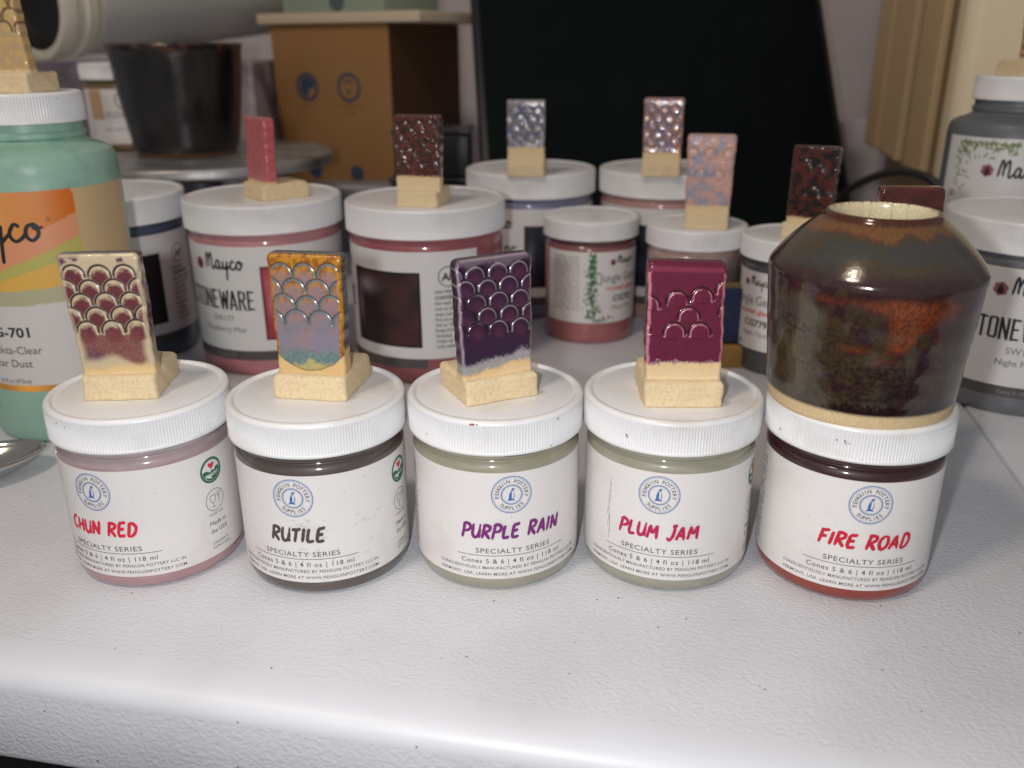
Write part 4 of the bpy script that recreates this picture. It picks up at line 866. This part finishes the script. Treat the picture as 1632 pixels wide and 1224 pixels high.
t = thing('keyboard', 'black computer keyboard lying behind the charcoal jar', 'keyboard', (200, 686, 0), math.radians(4))
part('key_tray', box('key_tray', 0, 150, 0, 118, 0, 12, BEZ, 2), t)
km = box('key', -8, 8, -8, 8, 0, 7, plain('key_plastic', (.02, .02, .022), .5), 1.6)
for r in range(6):
    for q in range(8):
        if 13 + q * 18 < 142: part('key', km, t, loc=(12 + q * 18 + (r % 3) * 1.5, 11 + r * 19, 12.2))
part('status_light', box('status_light', -3, 3, -1.5, 1.5, 0, 1.5, plain('pink_lens', rgb(170, 50, 90), .3)), t, loc=(8, 114.8, 12.2))
o = part('power_cable', tube('power_cable', [(255, 800, 6), (300, 850, 60), (335, 820, 96), (362, 790, 98), (374, 772, 80), (378, 760, 40), (380, 740, 4)], 3.6, BEZ)); o['label'] = 'black cable arching in front of the beige appliance'; o['category'] = 'cable'

# beige ribbed appliance: long fluted side and smooth rounded front
BEI = plain('beige_plastic_lit', rgb(246, 228, 192), .5, bump=(90, .0002)); BEI2 = plain('beige_plastic_fluted', rgb(190, 164, 124), .55)  # cabinet beige paler than the flutes: light on the front is in the colour
t = thing('beige_appliance', 'tall beige appliance with a fluted side at the right', 'appliance', (375.5, 809, 0), math.atan2(326.4, 63.9) - math.pi / 2)
# local +y runs back along the fluted side, +x to the right along the front
part('cabinet', box('cabinet', 4, 330, -20, 326, 84, 470, BEI, 14, 6), t); part('plinth', box('plinth', 22, 300, 6, 316, 0, 83.5, plain('tan_plinth', rgb(150, 126, 92), .7), 4), t)
for i, (a, b_) in enumerate(((24, 104), (136, 218), (252, 316))):
    part('fluted_panel', box('fluted_panel', -5, 4.5, a, b_, 92, 462, BEI2, 2.5), t)
    for j in range(int((b_ - a) / 9) - 1): part('flute', box('flute', -6.4, -4.9, a + 6 + j * 9, a + 9.5 + j * 9, 96, 458, BEI2, .6, 2), t)

for a, b_ in ((8, 24), (104, 136), (218, 252)): part('groove_shade_strip', box('groove_shade_strip', 2.4, 3.8, a, b_, 94, 460, plain('shadow_beige', rgb(138, 116, 82), .6)), t)  # strips added between the panels, the groove shade put into their beige

# big grey drum lying on a pale carton, top left
drum = [(0, 22), (33, 21), (44, 16), (50, 0), (52, -1.5), (58, -1.5), (60, 2), (60, 12), (57, 15), (57, 22), (60, 25), (60, 34), (57, 38), (57, 44), (60, 70), (61, 160), (59, 280), (56, 400), (50, 500), (30, 530), (0, 536)]
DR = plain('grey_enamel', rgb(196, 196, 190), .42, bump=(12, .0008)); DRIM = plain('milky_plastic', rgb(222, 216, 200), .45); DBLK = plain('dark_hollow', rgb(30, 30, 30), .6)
t = thing('grey_drum', 'large grey drum lying on its side with a dark open end', 'drum', (-462, 930, 254)); t.rotation_euler = (0, math.radians(85), math.radians(56))
fm = [2, 2, 2, 1, 1, 1, 1, 1, 1, 1, 1, 1, 1, 0, 0, 0, 0, 0]
# profile runs from the hollow end outwards, split into its three parts
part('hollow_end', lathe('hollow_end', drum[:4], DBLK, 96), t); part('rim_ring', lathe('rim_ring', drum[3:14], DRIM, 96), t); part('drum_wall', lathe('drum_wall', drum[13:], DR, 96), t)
t = thing('pale_carton', 'pale mauve grey carton under the grey drum', 'carton', (-400, 1010, 0))
part('carton', box('carton', -160, 128, -14, 110, 0, 192, plain('mauve_card', rgb(178, 164, 170), .7, bump=(30, .0006), var=(rgb(110, 100, 112), 14, .5, .62)), 3), t)
t = thing('plastic_tray', 'grey translucent plastic tray in front of the cardboard box', 'tray', (-196, 950, 0))
part('tray_wall', box('tray_wall', -30, 72, -6, 30, 0, 71, plain('grey_tray', rgb(140, 138, 142), .3), 4), t); part('wooden_leg', box('wooden_leg', -46, -36, 6, 16, 0, 74, plain('pine', rgb(176, 128, 72), .6), 1), t)
t = thing('white_carton', 'low white carton on the table left of the beige appliance', 'carton', (470, 1190, 0))
part('carton', box('carton', -52, 60, 0, 70, 0, 112, plain('white_card', rgb(196, 190, 196), .6), 1.5), t)

# ------------------------------------------------------------------ spoon at the left edge
t = thing('metal_spoon', 'shiny steel spoon tip lying at the left edge of the table', 'spoon', (-280, 409, 0), math.radians(36))
V, F = [], []; nu, nv = 40, 16
for i in range(nu):
    a = 2 * math.pi * i / nu
    for j in range(nv + 1):
        r = j / nv; ex = 34 * (1 + .12 * math.cos(a)); ey = 19
        V.append((r * ex * math.cos(a), r * ey * math.sin(a), 1.2 + 10.5 * r ** 2.6 + .8 * (r > .999)))
for i in range(nu):
    for j in range(nv): i2 = (i + 1) % nu; F.append((i * (nv + 1) + j, i * (nv + 1) + j + 1, i2 * (nv + 1) + j + 1, i2 * (nv + 1) + j))
STEEL = plain('polished_steel', rgb(210, 206, 200), .12, metal=1)
o = part('spoon_bowl', mesh('spoon_bowl', V, F, STEEL), t); sm_ = o.modifiers.new('thickness', 'SOLIDIFY'); sm_.thickness = .0013; sm_.offset = -1
part('handle', tube('handle', [(-34, 0, 10.4), (-50, 0, 13), (-80, 0, 15), (-140, 0, 9), (-160, 0, 5)], 3.0, STEEL, 12), t)

# ------------------------------------------------------------------ the table: two moulded halves with a fold seam, bevelled front rim
TBL, _nt, _b = nodes('pebbled_white_plastic')
_b.inputs['Roughness'].default_value = .36
tc = _nt.nodes.new('ShaderNodeTexCoord'); mp = _nt.nodes.new('ShaderNodeMapping'); mp.inputs['Scale'].default_value = (1, 1.5, 1.2); _nt.links.new(tc.outputs['Object'], mp.inputs[0])
na = _nt.nodes.new('ShaderNodeTexNoise'); na.inputs['Scale'].default_value = 520; na.inputs['Detail'].default_value = 3; na.inputs['Roughness'].default_value = .45; na.inputs['Distortion'].default_value = .6
vo = _nt.nodes.new('ShaderNodeTexVoronoi'); vo.feature = 'SMOOTH_F1'; vo.inputs['Scale'].default_value = 640
for q in (na, vo): _nt.links.new(mp.outputs[0], q.inputs['Vector'])
ad = _nt.nodes.new('ShaderNodeMath'); ad.operation = 'MULTIPLY_ADD'; ad.inputs[1].default_value = .6; _nt.links.new(vo.outputs['Distance'], ad.inputs[0]); _nt.links.new(na.outputs['Fac'], ad.inputs[2])
bp = _nt.nodes.new('ShaderNodeBump'); bp.inputs['Distance'].default_value = .00055; bp.inputs['Strength'].default_value = .55; _nt.links.new(ad.outputs[0], bp.inputs['Height']); _nt.links.new(bp.outputs['Normal'], _b.inputs['Normal'])
sp = _nt.nodes.new('ShaderNodeTexVoronoi'); sp.inputs['Scale'].default_value = 105; sp.inputs['Randomness'].default_value = 1; _nt.links.new(tc.outputs['Object'], sp.inputs['Vector'])
lt = _nt.nodes.new('ShaderNodeMath'); lt.operation = 'LESS_THAN'; lt.inputs[1].default_value = .05; _nt.links.new(sp.outputs['Distance'], lt.inputs[0])
sx = _nt.nodes.new('ShaderNodeSeparateColor'); _nt.links.new(sp.outputs['Color'], sx.inputs[0]); gt = _nt.nodes.new('ShaderNodeMath'); gt.operation = 'GREATER_THAN'; gt.inputs[1].default_value = .3; _nt.links.new(sx.outputs[0], gt.inputs[0])
mu = _nt.nodes.new('ShaderNodeMath'); mu.operation = 'MULTIPLY'; _nt.links.new(lt.outputs[0], mu.inputs[0]); _nt.links.new(gt.outputs[0], mu.inputs[1])
m1 = tint(_nt, _b, (.69, .705, .745), (.60, .59, .61), 11, .48, .8, 7); m2 = _nt.nodes.new('ShaderNodeMix'); m2.data_type = 'RGBA'; m2.inputs[7].default_value = (.2, .17, .17, 1)
_nt.links.new(mu.outputs[0], m2.inputs[0]); _nt.links.new(m1.outputs[2], m2.inputs[6]); _nt.links.new(m2.outputs[2], _b.inputs['Base Color'])
RIM = TBL.copy(); RIM.name = 'smooth_white_rim'; _rb = RIM.node_tree.nodes['Principled BSDF']; _rb.inputs['Roughness'].default_value = .42
for q in RIM.node_tree.nodes:
    if q.type == 'BUMP': q.inputs['Strength'].default_value = .03
    if q.type == 'MATH' and q.operation == 'LESS_THAN': q.inputs[1].default_value = .05
t = thing('folding_table', 'white moulded plastic folding table under all the jars', 'table', (221 - 4, 316 - 117.4 + 1.0, 0), math.radians(-11.3))
def half(e0, e1):
    pr = [(1150, -42), (1150, 0), (0, 0), (-4, -.1), (-9, -.7), (-13, -1.9), (-15.5, -3.8), (-17, -6.5), (-17.4, -9), (-18.2, -38), (-17, -41), (-13, -42.4)]
    V, F, ms = [], [], []; cols = [(e0, 1.6), (e0 + .5, .5), (e0 + 1.6, 0), (e1 - 1.6, 0), (e1 - .5, .5), (e1, 1.6)]
    for e, dz in cols:
        for u, z in pr: V.append((e, u, z - (dz if z > -30 else 0)))
    n = len(pr)
    for c in range(len(cols) - 1):
        for k in range(n):
            k2 = (k + 1) % n; F.append((c * n + k, c * n + k2, (c + 1) * n + k2, (c + 1) * n + k)); ms.append(1 if 2 <= k <= 7 else 0)
    F.append(tuple(range(n))[::-1]); ms.append(0); F.append(tuple(range((len(cols) - 1) * n, len(cols) * n))); ms.append(0)
    return mesh('table_half', V, F, [TBL, RIM], ms, True)
for e0, e1 in ((-1000, -.8), (.8, 900)):
    me = half(e0, e1); bm = bmesh.new(); bm.from_mesh(me); bmesh.ops.recalc_face_normals(bm, faces=bm.faces); bm.to_mesh(me); bm.free(); part('table_half', sharp(me, 30), t)
part('hinge_strip', box('hinge_strip', -6, 6, 4, 1140, -14, -6, plain('dark_hinge', rgb(60, 58, 60), .6)), t)
for e in (-960, 860):
    for u in (40, 1100): part('leg', box('leg', e - 12, e + 12, u - 12, u + 12, -740, -42.6, plain('grey_leg', rgb(120, 120, 124), .4), 3), t)

# ------------------------------------------------------------------ room: floor, wall
structure('floor', box('floor', -3000, 3000, -1500, 3000, -760, -740.5, plain('dark_floor', rgb(34, 30, 30), .7)))
WALLM = plain('wall_paint', rgb(214, 206, 204), .8, bump=(60, .0003), var=(rgb(196, 188, 188), 3, .4, .7))
structure('wall', box('wall', -3000, 3000, 1400, 1440, -740, 1700, WALLM))
for x0, x1, m in ((538, 556, rgb(176, 178, 188)), (562, 570, rgb(110, 116, 134))):
    o = part('wall_trim', box('wall_trim', x0, x1, 1388, 1399.5, -700, 900, plain('trim_paint', m, .6), 2)); o['kind'] = 'structure'
